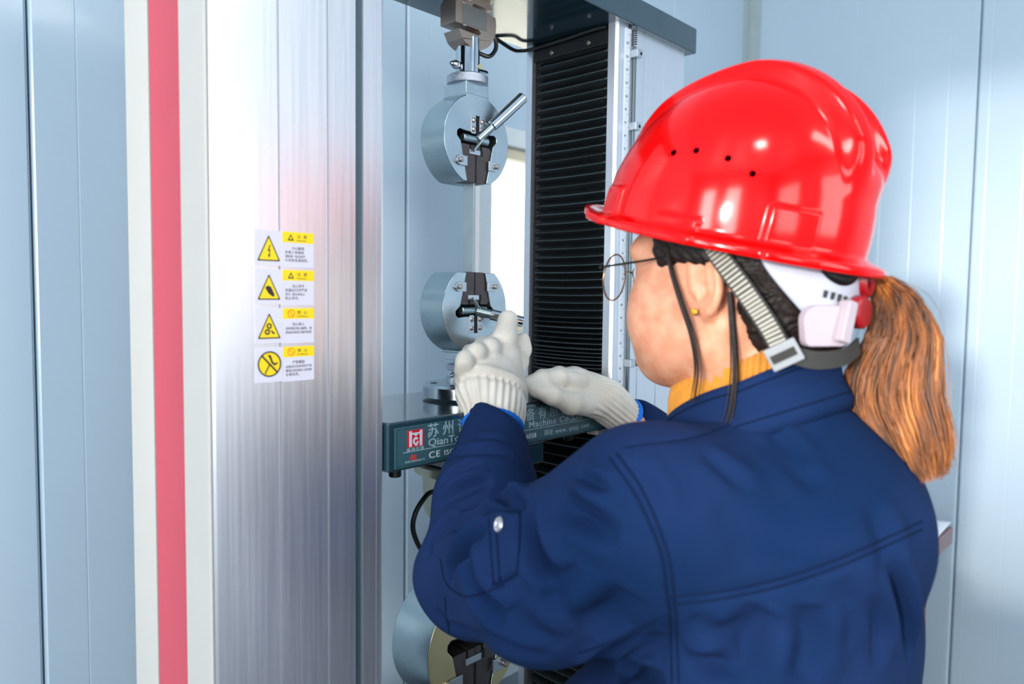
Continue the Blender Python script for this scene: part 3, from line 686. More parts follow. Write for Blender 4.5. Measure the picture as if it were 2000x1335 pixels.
def sdf_mesh(f, lo, hi, res, B=8):
    lo = np.array(lo, float); hi = np.array(hi, float)
    nb = np.ceil((hi - lo) / (res * B)).astype(int); n = nb * B + 1
    g = [lo[i] + (np.arange(nb[i]) + 0.5) * res * B for i in range(3)]
    cen = np.stack(np.meshgrid(*g, indexing='ij'), -1).reshape(-1, 3).astype(f32)
    fc = f(cen).reshape(nb)
    act = np.abs(fc) < res * B * 0.866 * 1.6
    V = np.repeat(np.repeat(np.repeat(np.where(fc < 0, -1, 1).astype(f32), B, 0), B, 1), B, 2)
    V = np.pad(V, ((0, 1), (0, 1), (0, 1)), mode='edge')
    idx = np.argwhere(act)
    off = np.stack(np.meshgrid(*[np.arange(B + 1)] * 3, indexing='ij'), -1).reshape(-1, 3)
    for c in range(0, len(idx), 400):
        I = (idx[c:c + 400, None, :] * B + off[None]).reshape(-1, 3)
        P = (lo + I * res).astype(f32); V[I[:, 0], I[:, 1], I[:, 2]] = f(P)
    S = V < 0
    cs = np.zeros(tuple(x - 1 for x in V.shape), np.int8)
    for i in (0, 1):
        for j in (0, 1):
            for k in (0, 1): cs += S[i:S.shape[0] - 1 + i, j:S.shape[1] - 1 + j, k:S.shape[2] - 1 + k]
    cells = np.argwhere((cs > 0) & (cs < 8))
    ids = -np.ones(cs.shape, np.int64); ids[cells[:, 0], cells[:, 1], cells[:, 2]] = np.arange(len(cells))
    acc = np.zeros((len(cells), 3)); cnt = np.zeros(len(cells))
    cor = [(i, j, k) for i in (0, 1) for j in (0, 1) for k in (0, 1)]
    for a in range(8):
        for ax in range(3):
            if cor[a][ax]: continue
            b = list(cor[a]); b[ax] = 1
            va = V[cells[:, 0] + cor[a][0], cells[:, 1] + cor[a][1], cells[:, 2] + cor[a][2]]
            vb = V[cells[:, 0] + b[0], cells[:, 1] + b[1], cells[:, 2] + b[2]]
            m = (va < 0) != (vb < 0); t = np.where(m, va / np.where(m, va - vb, 1), 0)
            pos = np.tile(np.array(cor[a], float), (len(cells), 1)); pos[:, ax] += t
            acc[m] += pos[m]; cnt[m] += 1
    verts = lo + (cells + acc / cnt[:, None]) * res
    quads = []
    for ax in range(3):
        sl0 = [slice(1, -1)] * 3; sl1 = [slice(1, -1)] * 3
        sl0[ax] = slice(0, V.shape[ax] - 1); sl1[ax] = slice(1, V.shape[ax])
        A = S[tuple(sl0)]; Bq = S[tuple(sl1)]
        e = np.argwhere(A != Bq); inside = A[e[:, 0], e[:, 1], e[:, 2]]
        o = np.array([1, 1, 1]); o[ax] = 0; e = e + o
        u_, w_ = (ax + 1) % 3, (ax + 2) % 3
        def cid(du, dw):
            c = e.copy(); c[:, u_] -= du; c[:, w_] -= dw; return ids[c[:, 0], c[:, 1], c[:, 2]]
        Q = np.stack([cid(1, 1), cid(0, 1), cid(0, 0), cid(1, 0)], 1)
        Q[~inside] = Q[~inside][:, ::-1]; quads.append(Q)
    Q = np.concatenate(quads); Q = Q[(Q >= 0).all(1)]
    return verts, Q
def vnormals(v, q_):
    fn = np.cross(v[q_[:, 2]] - v[q_[:, 0]], v[q_[:, 3]] - v[q_[:, 1]]); n = np.zeros_like(v)
    for k in range(4): np.add.at(n, q_[:, k], fn)
    return n / (np.linalg.norm(n, axis=1)[:, None] + 1e-12)
def relax(v, q_, it=1, w=0.5):
    e = np.concatenate([q_[:, [0, 1]], q_[:, [1, 2]], q_[:, [2, 3]], q_[:, [3, 0]]]); e = np.concatenate([e, e[:, ::-1]])
    for _ in range(it):
        a = np.zeros_like(v); c = np.zeros(len(v)); np.add.at(a, e[:, 0], v[e[:, 1]]); np.add.at(c, e[:, 0], 1)
        v = v * (1 - w) + w * a / np.maximum(c, 1)[:, None]
    return v
def mesh_np(name, v, q_, m, parent, label=None):
    me = bpy.data.meshes.new(name)
    me.vertices.add(len(v)); me.vertices.foreach_set('co', np.asarray(v, f32).ravel())
    me.loops.add(q_.size); me.loops.foreach_set('vertex_index', q_.astype(np.int32).ravel())
    me.polygons.add(len(q_)); me.polygons.foreach_set('loop_start', np.arange(0, q_.size, 4, dtype=np.int32))
    me.polygons.foreach_set('loop_total', np.full(len(q_), 4, np.int32)); me.update(calc_edges=True)
    me.polygons.foreach_set('use_smooth', [True] * len(q_))
    o = bpy.data.objects.new(name, me); COL.objects.link(o); me.materials.append(m); o.parent = parent
    if label: o['label'] = label
    return o
def bvh_of(v, q_): return BVHTree.FromPolygons([tuple(x) for x in v], [tuple(int(i) for i in x) for x in q_])

# frames
YAW = math.radians(3.0)
HM = T((0.3575, -0.338, 1.505)) @ Matrix.Rotation(YAW, 4, 'Z')      # head frame inside the machine frame
HMn = np.array(HM); HMi = np.array(HM.inverted())
def to_head(p): return (p @ HMi[:3, :3].T.astype(f32) + HMi[:3, 3].astype(f32))
def from_head(p): p = np.asarray(p); return p @ HMn[:3, :3].T + HMn[:3, 3]
def HP(x, y, z): return tuple(from_head(np.array([x, y, z])))

MT['skin'] = mat('skin', (234, 170, 136), 0.5, vscale=60, sss=0.15, bump=0.08, bscale=900, color2=(222, 146, 112))
MT['hair'] = mat('dark_hair', (34, 23, 19), 0.5, spec=0.3, var=0.5, vscale=40, bump=0.5, bscale=90, stretch=(1, 0.15, 6))
MT['helmet'] = mat('red_helmet_plastic', (222, 0, 0), 0.13, var=0.0, vscale=8, spec=0.36, bump=0.03, bscale=60)
MT['hole'] = mat('vent_dark', (24, 0, 4), 1.0, spec=0.0)
MT['liner'] = mat('liner_white_plastic', (186, 190, 204), 0.4, var=0.04)
MT['liner_pink'] = mat('ratchet_white', (178, 164, 174), 0.35, var=0.06)
MT['knob'] = mat('knob_red', (150, 10, 22), 0.35)
MT['strap'] = mat('strap_grey', (176, 172, 160), 0.7, var=0.1, vscale=80)
MT['strap_dark'] = mat('strap_dark', (50, 50, 48), 0.8, var=0.2)
MT['buckle'] = mat('buckle_grey', (150, 154, 158), 0.4)
MT['gold'] = mat('gold_wire', (190, 160, 120), 0.25, 1.0)
MT['dark_metal'] = mat('dark_wire', (52, 48, 46), 0.35, 0.9)
MT['lens'] = mat('lens_glass', (235, 235, 238), 0.02, trans=1.0, ior=1.05)
MT['earring'] = mat('earring_gold', (236, 170, 60), 0.2, 1.0)
MT['sweater'] = mat('yellow_wool', (216, 142, 36), 0.85, var=0.18, vscale=120, bump=0.5, bscale=600, sheen=0.3)
MT['jacket'] = mat('navy_twill', (22, 42, 82), 0.9, vscale=7, bump=0.35, bscale=1400, spec=0.12, color2=(8, 35, 72))
MT['stitch'] = mat('navy_stitch', (11, 28, 58), 0.9, spec=0.1)
MT['trousers'] = mat('navy_trousers', (26, 44, 84), 0.85, var=0.2, bump=0.3, bscale=1200)
MT['shoe'] = mat('black_shoe', (20, 20, 22), 0.5)
MT['snap'] = mat('snap_button', (190, 190, 196), 0.3, 0.9)
MT['glove'] = mat('white_cotton', (222, 217, 208), 0.9, var=0.10, vscale=22, bump=0.5, bscale=900, sheen=0.15, color2=(204, 197, 186))
MT['glove_blue'] = mat('blue_glove_hem', (0, 110, 214), 0.8, bump=0.6, bscale=700)

person = thing('person', 'person in red helmet, navy work jacket and white gloves, seen from behind and left', 'person', TM)

# ---- body: head, neck, trunk, arms and legs as one surface
WRL = (0.352, -0.034, 1.348); ELL_ = (0.246, -0.106, 1.198); SHL = (0.215, -0.340, 1.315)
WRR = (0.6346, -0.030, 1.3163); ELR = (0.660, -0.200, 1.190); SHR = (0.520, -0.350, 1.315)
def head_field(p):
    x = np.abs(p[:, 0:1]); s = np.concatenate([x, p[:, 1:]], 1)      # mirror
    d = ell(p, (0, -0.010, 0.040), (0.076, 0.096, 0.088))
    d = smin(d, ell(p, (0, 0.034, -0.010), (0.064, 0.062, 0.088)), 0.03)
    d = smin(d, ell(s, (0.036, 0.053, -0.028), (0.033, 0.034, 0.040)), 0.025)     # cheeks
    d = smin(d, ell(s, (0.050, 0.030, -0.004), (0.020, 0.036, 0.022)), 0.02)      # cheekbone
    d = smin(d, cap(s, (0.054, 0.002, -0.050), (0.020, 0.062, -0.070), 0.015, 0.015), 0.030)   # jaw
    d = smin(d, ell(p, (0, 0.068, -0.071), (0.021, 0.018, 0.016)), 0.022)          # chin
    d = smin(d, ell(p, (0, 0.066, -0.056), (0.030, 0.028, 0.026)), 0.02)          # mouth mound
    d = smin(d, ell(s, (0.026, 0.074, 0.040), (0.030, 0.016, 0.013)), 0.018)      # brow
    d = smax(d, -ell(s, (0.033, 0.096, 0.018), (0.018, 0.016, 0.012)), 0.012)     # eye socket
    d = smin(d, ell(s, (0.031, 0.076, 0.018), (0.0125, 0.0125, 0.0110)), 0.004)   # eyelid / eye
    d = smin(d, cap(p, (0, 0.090, 0.026), (0, 0.101, -0.014), 0.006, 0.0085), 0.012)   # nose
    d = smin(d, ell(s, (0.011, 0.098, -0.021), (0.008, 0.010, 0.007)), 0.006)
    d = smin(d, ell(p, (0, 0.090, -0.049), (0.022, 0.009, 0.0055)), 0.004)        # lips
    d = smin(d, ell(p, (0, 0.089, -0.060), (0.019, 0.009, 0.0065)), 0.004)
    d = smax(d, -ell(p, (0, 0.104, -0.0545), (0.020, 0.012, 0.0012)), 0.002)
    d = smin(d, cap(p, (0, -0.030, -0.040), (0, -0.045, -0.150), 0.054, 0.056), 0.022)   # neck
    d = smin(d, cap(s, (0.058, -0.020, -0.030), (0.022, 0.010, -0.140), 0.014, 0.012), 0.02)   # neck muscle
    # ear: shell, helix, hollow, lobe
    c = np.array([0.0760, -0.010, 0.010], f32); t = math.radians(-14); a = math.radians(24)
    Rz = np.array([[math.cos(a), -math.sin(a), 0], [math.sin(a), math.cos(a), 0], [0, 0, 1]])
    Rx = np.array([[1, 0, 0], [0, math.cos(t), -math.sin(t)], [0, math.sin(t), math.cos(t)]])
    R = Rz @ Rx; q_ = (s - c) @ R.astype(f32)
    e = ell(q_, (0, -0.002, 0.002), (0.0055, 0.0175, 0.0300))
    e = smin(e, ell(q_, (-0.001, 0.006, -0.026), (0.0050, 0.0085, 0.0100)), 0.008)
    th = np.arctan2((q_[:, 1] + 0.002) / 0.0165, (q_[:, 2] - 0.002) / 0.0290)
    rad = np.sqrt(((q_[:, 1] + 0.002) / 0.0165) ** 2 + ((q_[:, 2] - 0.002) / 0.0290) ** 2)
    rim = np.sqrt(((rad - 1.0) * 0.0195) ** 2 + (q_[:, 0] - 0.0040) ** 2) - 0.0034
    rim = np.where((th > 1.9) & (th < 2.9), rim + 0.003, rim)
    e = smin(e, rim, 0.0035)
    e = smax(e, -ell(q_, (0.0080, -0.002, 0.010), (0.0065, 0.0105, 0.0175)), 0.003)
    e = smax(e, -ell(q_, (0.0080, 0.003, -0.008), (0.0085, 0.0070, 0.0095)), 0.003)
    e = smin(e, ell(q_, (0.002, -0.0065, 0.002), (0.004, 0.0030, 0.0150)), 0.003)
    e = smin(e, ell(q_, (0.001, 0.0125, -0.006), (0.0045, 0.0040, 0.0060)), 0.004)   # tragus
    d = smin(d, e, 0.005)
    return d
def body_field(p):
    d = head_field(to_head(p)) if False else None
    k = ell(p, (0.367, -0.375, 1.215), (0.150, 0.100, 0.190))
    k = smin(k, ell(p, (0.367, -0.375, 1.02), (0.135, 0.095, 0.170)), 0.05)
    k = smin(k, ell(p, (0.367, -0.385, 0.90), (0.150, 0.105, 0.130)), 0.05)
    k = smin(k, cap(p, (0.24, -0.36, 1.315), (0.495, -0.36, 1.315), 0.052), 0.05)
    k = smin(k, cap(p, (0.367, -0.385, 1.30), (0.368, -0.382, 1.44), 0.070, 0.052), 0.04)
    for sh, el, wr in ((SHL, ELL_, WRL), (SHR, ELR, WRR)):
        k = smin(k, chain(p, [(sh, 0.048), (el, 0.036), (wr, 0.019)], 0.02), 0.02)
    for sx in (-1, 1):
        k = smin(k, chain(p, [((0.367 + sx * 0.085, -0.38, 0.86), 0.085), ((0.367 + sx * 0.09, -0.37, 0.48), 0.055), ((0.367 + sx * 0.095, -0.39, 0.09), 0.036)], 0.03), 0.03)
        k = smin(k, cap(p, (0.367 + sx * 0.095, -0.405, 0.045), (0.367 + sx * 0.10, -0.25, 0.035), 0.030, 0.026), 0.02)
    return k
v1, q1 = sdf_mesh(lambda p: head_field(p), (-0.10, -0.12, -0.150), (0.10, 0.13, 0.14), 0.0016)
v1 = relax(v1, q1, 1, 0.4); v1 = from_head(v1)
v2, q2 = sdf_mesh(body_field, (0.10, -0.52, -0.01), (0.76, 0.03, 1.45), 0.008)
body = mesh_np('body', np.concatenate([v1, v2]), np.concatenate([q1, q2 + len(v1)]), MT['skin'], person)
eyes = MB()
for sx in (-1, 1):
    M_ = HM @ T((sx * 0.031, 0.0790, 0.018))
    eb = MB().lathe([(0.0112 * math.sin(a), -0.0112 * math.cos(a)) for a in np.linspace(0, PI, 12)], 20, M_, cap=False).build('eyeball', mat('eye_white', (225, 222, 220), 0.2), person)
    MB().lathe([(0.0, 0.0003), (0.005, 0.0)], 20, HM @ T((sx * 0.031, 0.0902, 0.018)) @ Matrix.Rotation(-PI / 2, 4, 'X'), cap=False).build('iris', mat('iris_brown', (50, 28, 18), 0.2), eb)
    MB().tube(catmull([HM @ Vector((sx * x, y, z)) for x, y, z in ((0.012, 0.093, 0.041), (0.028, 0.0925, 0.046), (0.044, 0.083, 0.045), (0.053, 0.072, 0.040))], 6), 0.0016, 6).build('eyebrow', MT['hair'], person)
MB().lathe([(0.0024 * math.sin(a), -0.0024 * math.cos(a)) for a in np.linspace(0, PI, 8)], 16, HM @ T((-0.0765, 0.0035, -0.0190)), cap=False).build('earring', MT['earring'], person, None) if False else None

# ---- hair cap
def hair_field(p):
    d = ell(p, (0, -0.012, 0.040), (0.084, 0.104, 0.092))
    d = smin(d, ell(p, (0, -0.056, -0.030), (0.056, 0.048, 0.056)), 0.03)
    x = np.abs(p[:, 0])
    cut = halfspace(p, (0, 0.046, 0.03), (0, 1, -0.35))                 # face side
    low = halfspace(p, (0, 0.020, 0.026), (0, 0.20, -0.95))            # above the ear, down behind it
    low2 = halfspace(p, (0, -0.03, -0.078), (0, 0.0, -1))
    side = smin(smax(low, halfspace(p, (0, 0.02, 0.020), (0, 0, -1)), 0.01), halfspace(p, (0, -0.034, 0), (0, 1, 0.12)), 0.01)
    d = smax(d, cut, 0.008); d = smax(d, side, 0.008); d = smax(d, low2, 0.02)
    # sideburn
    s = np.concatenate([x[:, None], p[:, 1:]], 1)
    d = smin(d, ell(s, (0.0660, 0.032, 0.038), (0.0080, 0.0150, 0.021)), 0.010)
    th = np.arctan2(p[:, 2] + 0.02, p[:, 1] + 0.05)
    d = d + 0.0009 * np.sin(th * 70 + 10 * p[:, 0]) * 0.8
    return d * 0.9
vh, qh = sdf_mesh(hair_field, (-0.10, -0.13, -0.10), (0.10, 0.08, 0.145), 0.0018)
hair = mesh_np('hair', from_head(relax(vh, qh, 1, 0.3)), qh, MT['hair'], person, 'dark hair swept back under the helmet')

# ---- ponytail: strands from the tie under the helmet's rear edge
hm = bpy.data.materials.new('ponytail_hair'); hm.use_nodes = True
nt = hm.node_tree; b_ = nt.nodes['Principled BSDF']; b_.inputs['Roughness'].default_value = 0.38
ge = nt.nodes.new('ShaderNodeNewGeometry'); cr = nt.nodes.new('ShaderNodeValToRGB')
cr.color_ramp.elements[0].color = lin((60, 36, 22)); cr.color_ramp.elements[1].color = lin((222, 146, 70))
e_ = cr.color_ramp.elements.new(0.35); e_.color = lin((128, 74, 34)); e_ = cr.color_ramp.elements.new(0.7); e_.color = lin((172, 100, 42))
tc_ = nt.nodes.new('ShaderNodeTexCoord'); mp_ = nt.nodes.new('ShaderNodeMapping'); mp_.inputs['Scale'].default_value = (1, 1, 0.12)
no_ = nt.nodes.new('ShaderNodeTexNoise'); no_.inputs['Scale'].default_value = 75; no_.inputs['Detail'].default_value = 2
m1 = nt.nodes.new('ShaderNodeMath'); m1.operation = 'MULTIPLY_ADD'; m1.inputs[1].default_value = 1.9; m1.inputs[2].default_value = -0.80
m2 = nt.nodes.new('ShaderNodeMath'); m2.operation = 'MULTIPLY_ADD'; m2.inputs[1].default_value = 0.62
nt.links.new(tc_.outputs['Object'], mp_.inputs['Vector']); nt.links.new(mp_.outputs['Vector'], no_.inputs['Vector']); nt.links.new(no_.outputs['Fac'], m1.inputs[0])
nt.links.new(ge.outputs['Random Per Island'], m2.inputs[0]); nt.links.new(m1.outputs[0], m2.inputs[2]); nt.links.new(m2.outputs[0], cr.inputs['Fac']); nt.links.new(cr.outputs['Color'], b_.inputs['Base Color'])
MT['ponytail'] = hm
def PX(x, y, d): # point seen at a pixel on the vertical plane at depth d of the machine frame
    r = ray_local(x, y); t = (d - CAM_L.y) / r.y; return CAM_L + r * t
def PS(x, y, s):
    r = ray_local(x, y); t = (s - CAM_L.x) / r.x; return CAM_L + r * t
SP = 0.405
L_edge = [PS(*q_, SP) for q_ in ((1700, 560), (1700, 610), (1688, 665), (1655, 730), (1652, 790), (1690, 850), (1740, 905), (1800, 950))]
R_edge = [PS(*q_, SP) for q_ in ((1722, 532), (1790, 570), (1832, 640), (1838, 700), (1840, 770), (1856, 840), (1856, 895), (1845, 935))]
Lc = catmull(L_edge, 5); Rc = catmull(R_edge, 5)
bm = bmesh.new(); NST = 2400
for i in range(NST):
    u_ = rng.beta(1.15, 1.15); w = rng.uniform(-1, 1) * math.sqrt(max(0.02, 1 - (2 * u_ - 1) ** 2))
    n_ = len(Lc); end = int(n_ * rng.uniform(0.80, 1.0)); fly = rng.random() < 0.05
    ph = rng.uniform(0, 6.28); am = rng.uniform(0.0, 0.0022) + (0.007 if fly else 0); rad = rng.uniform(0.00035, 0.0008) * (0.4 if fly else 1)
    pts = []
    for k in range(0, end, 2):
        t = k / n_; wide = min(1.0, 0.15 + 1.6 * t)
        uu = 0.5 + (u_ - 0.5) * (0.75 + 0.25 * min(1, t * 3)); uu += 0.018 * math.sin(t * 5 + ph) * (0.3 + t)
        p = Lc[k].lerp(Rc[k], uu)
        p = p + Vector((w * 0.026 * wide + am * math.sin(9 * t + ph), am * math.cos(7 * t + ph) * 1.2, am * 0.5 * math.sin(5 * t)))
        pts.append(p)
    if len(pts) < 4: continue
    rr = [rad * (1.0 if j < len(pts) * 0.7 else max(0.15, 1 - (j - len(pts) * 0.7) / (len(pts) * 0.3))) for j in range(len(pts))]
    rings = []
    up = Vector((1, 0, 0))
    for j, p in enumerate(pts):
        t_ = (pts[min(j + 1, len(pts) - 1)] - pts[max(j - 1, 0)]).normalized(); up2 = (up - t_ * up.dot(t_)).normalized(); w_ = t_.cross(up2)
        rings.append([bm.verts.new(p + (up2 * math.cos(a) + w_ * math.sin(a)) * rr[j]) for a in (0, 1.5708, 3.1416, 4.7124)])
    for a, c in zip(rings, rings[1:]):
        for k in range(4): bm.faces.new((a[k], a[(k + 1) % 4], c[(k + 1) % 4], c[k]))
me = bpy.data.meshes.new('ponytail'); bm.to_mesh(me); bm.free()
pt = link_mesh('ponytail', me, MT['ponytail'], person, angle=180); pt['label'] = 'orange brown ponytail hanging behind the collar'
core = MB()
cpts = [a.lerp(c, 0.5) for a, c in zip(Lc, Rc)]
core.tube(cpts[:-6], [0.22 * (a - c).length * (0.9 if i > 4 else 0.6) for i, (a, c) in enumerate(zip(Lc, Rc))][:-6], 12).build('ponytail_core', mat('ponytail_inner', (84, 50, 28), 0.6), pt)
MB().tube([HM @ Vector((0.012 + 0.012 * math.cos(a), -0.118, 0.012 + 0.012 * math.sin(a))) for a in np.linspace(0, 2 * PI, 20)[:-1]], 0.0045, 8, True).build('hair_tie', MT['knob'], pt)
# loose wisps beside the ear and on the neck
def wisp(pts, r, n=9, spread=0.003):
    mb = MB()
    for i in range(n):
        j = Vector((rng.normal(0, spread), rng.normal(0, spread), 0)); k = [Vector(p) + j * (0.3 + 0.9 * t / len(pts)) for t, p in enumerate(pts)]
        c = catmull(k, 5); mb.tube(c, [r * max(0.15, 1 - (a / len(c)) ** 2) for a in range(len(c))], 5)
    return mb.build('hair_strand', MT['hair'], hair)
wisp([HP(-0.076, 0.030, 0.045), HP(-0.082, 0.022, 0.020), HP(-0.084, 0.010, -0.010), HP(-0.080, 0.000, -0.040), HP(-0.076, -0.004, -0.070), HP(-0.074, 0.000, -0.100)], 0.0012, 12, 0.0022)
wisp([HP(-0.074, -0.030, 0.000), HP(-0.072, -0.034, -0.040), HP(-0.072, -0.036, -0.075), HP(-0.078, -0.036, -0.105), HP(-0.084, -0.032, -0.125)], 0.0010, 9, 0.0025)

# ---- turtleneck: ribbed collar
def ring_surface(name, prof, N, m, parent, disp=None, label=None, a0=0.0, a1=2 * PI):
    # prof(theta) -> list of points, lofted round theta
    th = np.linspace(a0, a1, N, endpoint=abs(a1 - a0 - 2 * PI) > 1e-6); rows = [prof(t) for t in th]
    n = len(rows[0]); v = np.array([[tuple(p) for p in r] for r in rows]).reshape(-1, 3)
    closed = abs(a1 - a0 - 2 * PI) < 1e-6; q_ = []
    for i in range(N if closed else N - 1):
        j = (i + 1) % N
        for k in range(n - 1): q_.append((i * n + k, j * n + k, j * n + k + 1, i * n + k + 1))
    return mesh_np(name, v, np.array(q_), m, parent, label)
NC = Vector((0.000, -0.040, 0))         # neck axis in the head frame
def neck_prof(t):
    out = []
    rib = 0.0018 * math.sin(t * 60)
    c, s = math.cos(t), math.sin(t)       # t=pi/2 is the front
    lift = -0.026 * s - 0.008 * max(0, s) ** 2
    for k, (r, z) in enumerate([(0.052, -0.062), (0.055, -0.0575), (0.0590, -0.0580), (0.0630, -0.0640), (0.0650, -0.076), (0.0650, -0.092), (0.062, -0.106), (0.058, -0.115)]):
        rr = r + rib * min(1, k / 2)
        out.append(HM @ Vector((rr * 0.98 * c, NC.y + (rr * (1.05 if s > 0 else 0.84)) * s + 0.030 * max(0, s), z + lift * (1 if k < 7 else 0.9))))
    return out
sw = ring_surface('sweater', neck_prof, 448, MT['sweater'], person, label='yellow ribbed turtleneck')

# ---- jacket
CUT_L = Vector(WRL) - Vector(ELL_); CUT_R = Vector(WRR) - Vector(ELR)
def jacket_field(p):
    k = ell(p, (0.370, -0.392, 1.180), (0.176, 0.117, 0.215))
    k = smin(k, ell(p, (0.370, -0.352, 0.99), (0.168, 0.142, 0.215)), 0.06)
    k = smin(k, cap(p, (0.245, -0.372, 1.312), (0.500, -0.372, 1.312), 0.062), 0.06)
    k = smin(k, cap(p, (0.367, -0.405, 1.290), (0.360, -0.390, 1.356), 0.080, 0.064), 0.05)
    k = smin(k, ell(p, (0.350, -0.440, 1.300), (0.110, 0.075, 0.070)), 0.05)
    l = chain(p, [(SHL, 0.080), ((0.208, -0.238, 1.240), 0.075), (ELL_, 0.066)], 0.03)
    l = smin(l, chain(p, [(ELL_, 0.066), ((0.285, -0.080, 1.268), 0.054), ((0.346, -0.038, 1.340), 0.040)], 0.03), 0.015)
    l = smax(l, halfspace(p, Vector(WRL) - CUT_L.normalized() * 0.010, CUT_L.normalized() + 0.7 * Vector((0.678, -0.735, 0))), 0.004)
    AR = Vector((0.827, -0.145, -0.549)); w0 = Vector(WRR)
    r = chain(p, [(ELR, 0.062), (tuple(w0 + AR * 0.035 + Vector((0, -0.01, -0.01))), 0.042), (tuple(w0), 0.036)], 0.03)
    r = smax(r, halfspace(p, w0 + AR * 0.008, -AR), 0.004)
    r = smin(r, cap(p, SHR, ELR, 0.078, 0.062), 0.02)
    k = smin(k, l, 0.035); k = smin(k, r, 0.035)
    k = smin(k, ell(p, (0.290, -0.265, 0.985), (0.105, 0.100, 0.145)), 0.05)
    # hem, neck opening
    k = smax(k, halfspace(p, (0, 0, 0.84), (0, 0, -1)), 0.01)
    return k
vj, qj = sdf_mesh(jacket_field, (0.08, -0.60, 0.80), (0.78, 0.04, 1.47), 0.0032)
vj = relax(vj, qj, 4, 0.5)
nj = vnormals(vj, qj)
jt = bvh_of(vj, qj)
def hit(x, y):
    r = ray_local(x, y).normalized(); h = jt.ray_cast(CAM_L, r)
    return h[0], h[1]
def crease(pts, depth, width, n=6, asym=0.5):
    """a fold: valley along a line on the cloth with a soft ridge beside it"""
    global vj
    P = [hit(*p)[0] for p in pts]; P = [p for p in P if p is not None]
    if len(P) < 2: return
    C_ = np.array([tuple(p) for p in catmull(P, n)])
    near = np.where((vj > C_.min(0) - 3 * width).all(1) & (vj < C_.max(0) + 3 * width).all(1))[0]
    if not len(near): return
    V_ = vj[near]; best = np.full(len(near), 9.0); tt = np.zeros(len(near)); side = np.zeros(len(near))
    for i in range(len(C_) - 1):
        a = C_[i]; ab = C_[i + 1] - a; L2 = ab @ ab + 1e-12; h = np.clip(((V_ - a) @ ab) / L2, 0, 1)
        dv = V_ - a - h[:, None] * ab; d = np.linalg.norm(dv, axis=1); m = d < best
        best[m] = d[m]; tt[m] = (i + h[m]) / (len(C_) - 1); sd = np.einsum('ij,ij->i', np.cross(np.tile(ab, (len(near), 1)), dv), nj[near]); side[m] = np.sign(sd[m])
    w = np.sin(PI * np.clip(tt, 0, 1)) ** 0.6 if True else 1
    e = best / width
    valley = -np.exp(-(e ** 2)); ridge = asym * np.exp(-((e - 1.6) ** 2) * 1.2)
    vj[near] += nj[near] * (depth * w * (valley + ridge * (side > 0) + ridge * 0.4 * (side <= 0)))[:, None]
SEAMS = []
def seam(pts, depth=0.0020, width=0.0036):
    SEAMS.append(pts)
    crease(pts, depth, width, 8, 0.25)
# soft unevenness of the cloth
nz_ = (np.sin(vj[:, 0] * 41 + 3 * np.sin(vj[:, 2] * 17)) * np.sin(vj[:, 2] * 33 + 2 * np.sin(vj[:, 1] * 23)) + 0.6 * np.sin(vj[:, 1] * 61 + vj[:, 2] * 47 + 2 * np.sin(vj[:, 0] * 30)))
vj += nj * (0.0013 * nz_)[:, None]
for pts, dp, wd in [
    ([(874, 1130), (898, 1085), (950, 1030)], 0.010, 0.010), ([(915, 1075), (922, 1140), (943, 1177), (985, 1215)], 0.008, 0.012),
    ([(1036, 975), (1042, 1050), (1060, 1097), (1090, 1135)], 0.011, 0.013), ([(1095, 980), (1140, 1013), (1210, 1050)], 0.007, 0.012),
    ([(940, 935), (987, 977), (1024, 986)], 0.007, 0.009), ([(865, 1025), (958, 995), (1020, 970)], 0.008, 0.010),
    ([(1150, 1292), (1194, 1260), (1260, 1235)], 0.006, 0.010), ([(1125, 1222), (1176, 1206), (1225, 1155)], 0.006, 0.020),
    ([(850, 990), (905, 955), (960, 940)], 0.004, 0.010), ([(838, 1060), (862, 1030), (900, 1010)], 0.004, 0.008),
    ([(1480, 820), (1530, 860), (1580, 905)], 0.002, 0.009), ([(1370, 880), (1415, 915), (1470, 965)], 0.002, 0.010),
    ([(1495, 850), (1560, 920), (1600, 960)], 0.002, 0.012), ([(1400, 990), (1450, 1060), (1470, 1110)], 0.0015, 0.020),
    ([(1745, 1100), (1768, 1190), (1782, 1290)], 0.006, 0.009), ([(1500, 1190), (1460, 1250), (1430, 1330)], 0.007, 0.020),
    ([(1580, 1180), (1575, 1250), (1560, 1330)], 0.005, 0.018), ([(1340, 1290), (1400, 1300), (1450, 1290)], 0.006, 0.010),
    ([(1125, 925), (1160, 945), (1190, 960)], 0.004, 0.007), ([(1700, 980), (1730, 1060), (1740, 1120)], 0.003, 0.014),
    ([(870, 900), (930, 880), (1000, 890)], 0.003, 0.008), ([(885, 870), (930, 855), (985, 862)], 0.002, 0.006), ([(855, 960), (890, 925), (940, 905)], 0.003, 0.007), ([(835, 1090), (850, 1050), (880, 1035)], 0.003, 0.007), ([(1000, 1180), (1040, 1230), (1100, 1260)], 0.003, 0.014), ([(1060, 1180), (1100, 1150), (1130, 1100)], 0.003, 0.012), ([(940, 1230), (1000, 1265), (1080, 1280)], 0.0025, 0.010), ([(1230, 900), (1270, 960), (1290, 1010)], 0.002, 0.010), ([(1120, 960), (1150, 985), (1200, 1000)], 0.003, 0.008), ([(1350, 1200), (1400, 1230), (1480, 1240)], 0.002, 0.012), ([(1640, 1130), (1660, 1200), (1650, 1280)], 0.002, 0.014), ([(1700, 1160), (1720, 1230), (1715, 1310)], 0.003, 0.010), ([(1230, 1300), (1260, 1320), (1300, 1325)], 0.006, 0.010),
    ([(1210, 1330), (1225, 1300), (1300, 1240)], 0.006, 0.012), ([(850, 1190), (900, 1230), (960, 1250)], 0.003, 0.012)]:
    crease(pts, dp * 2.3, wd * 0.85)
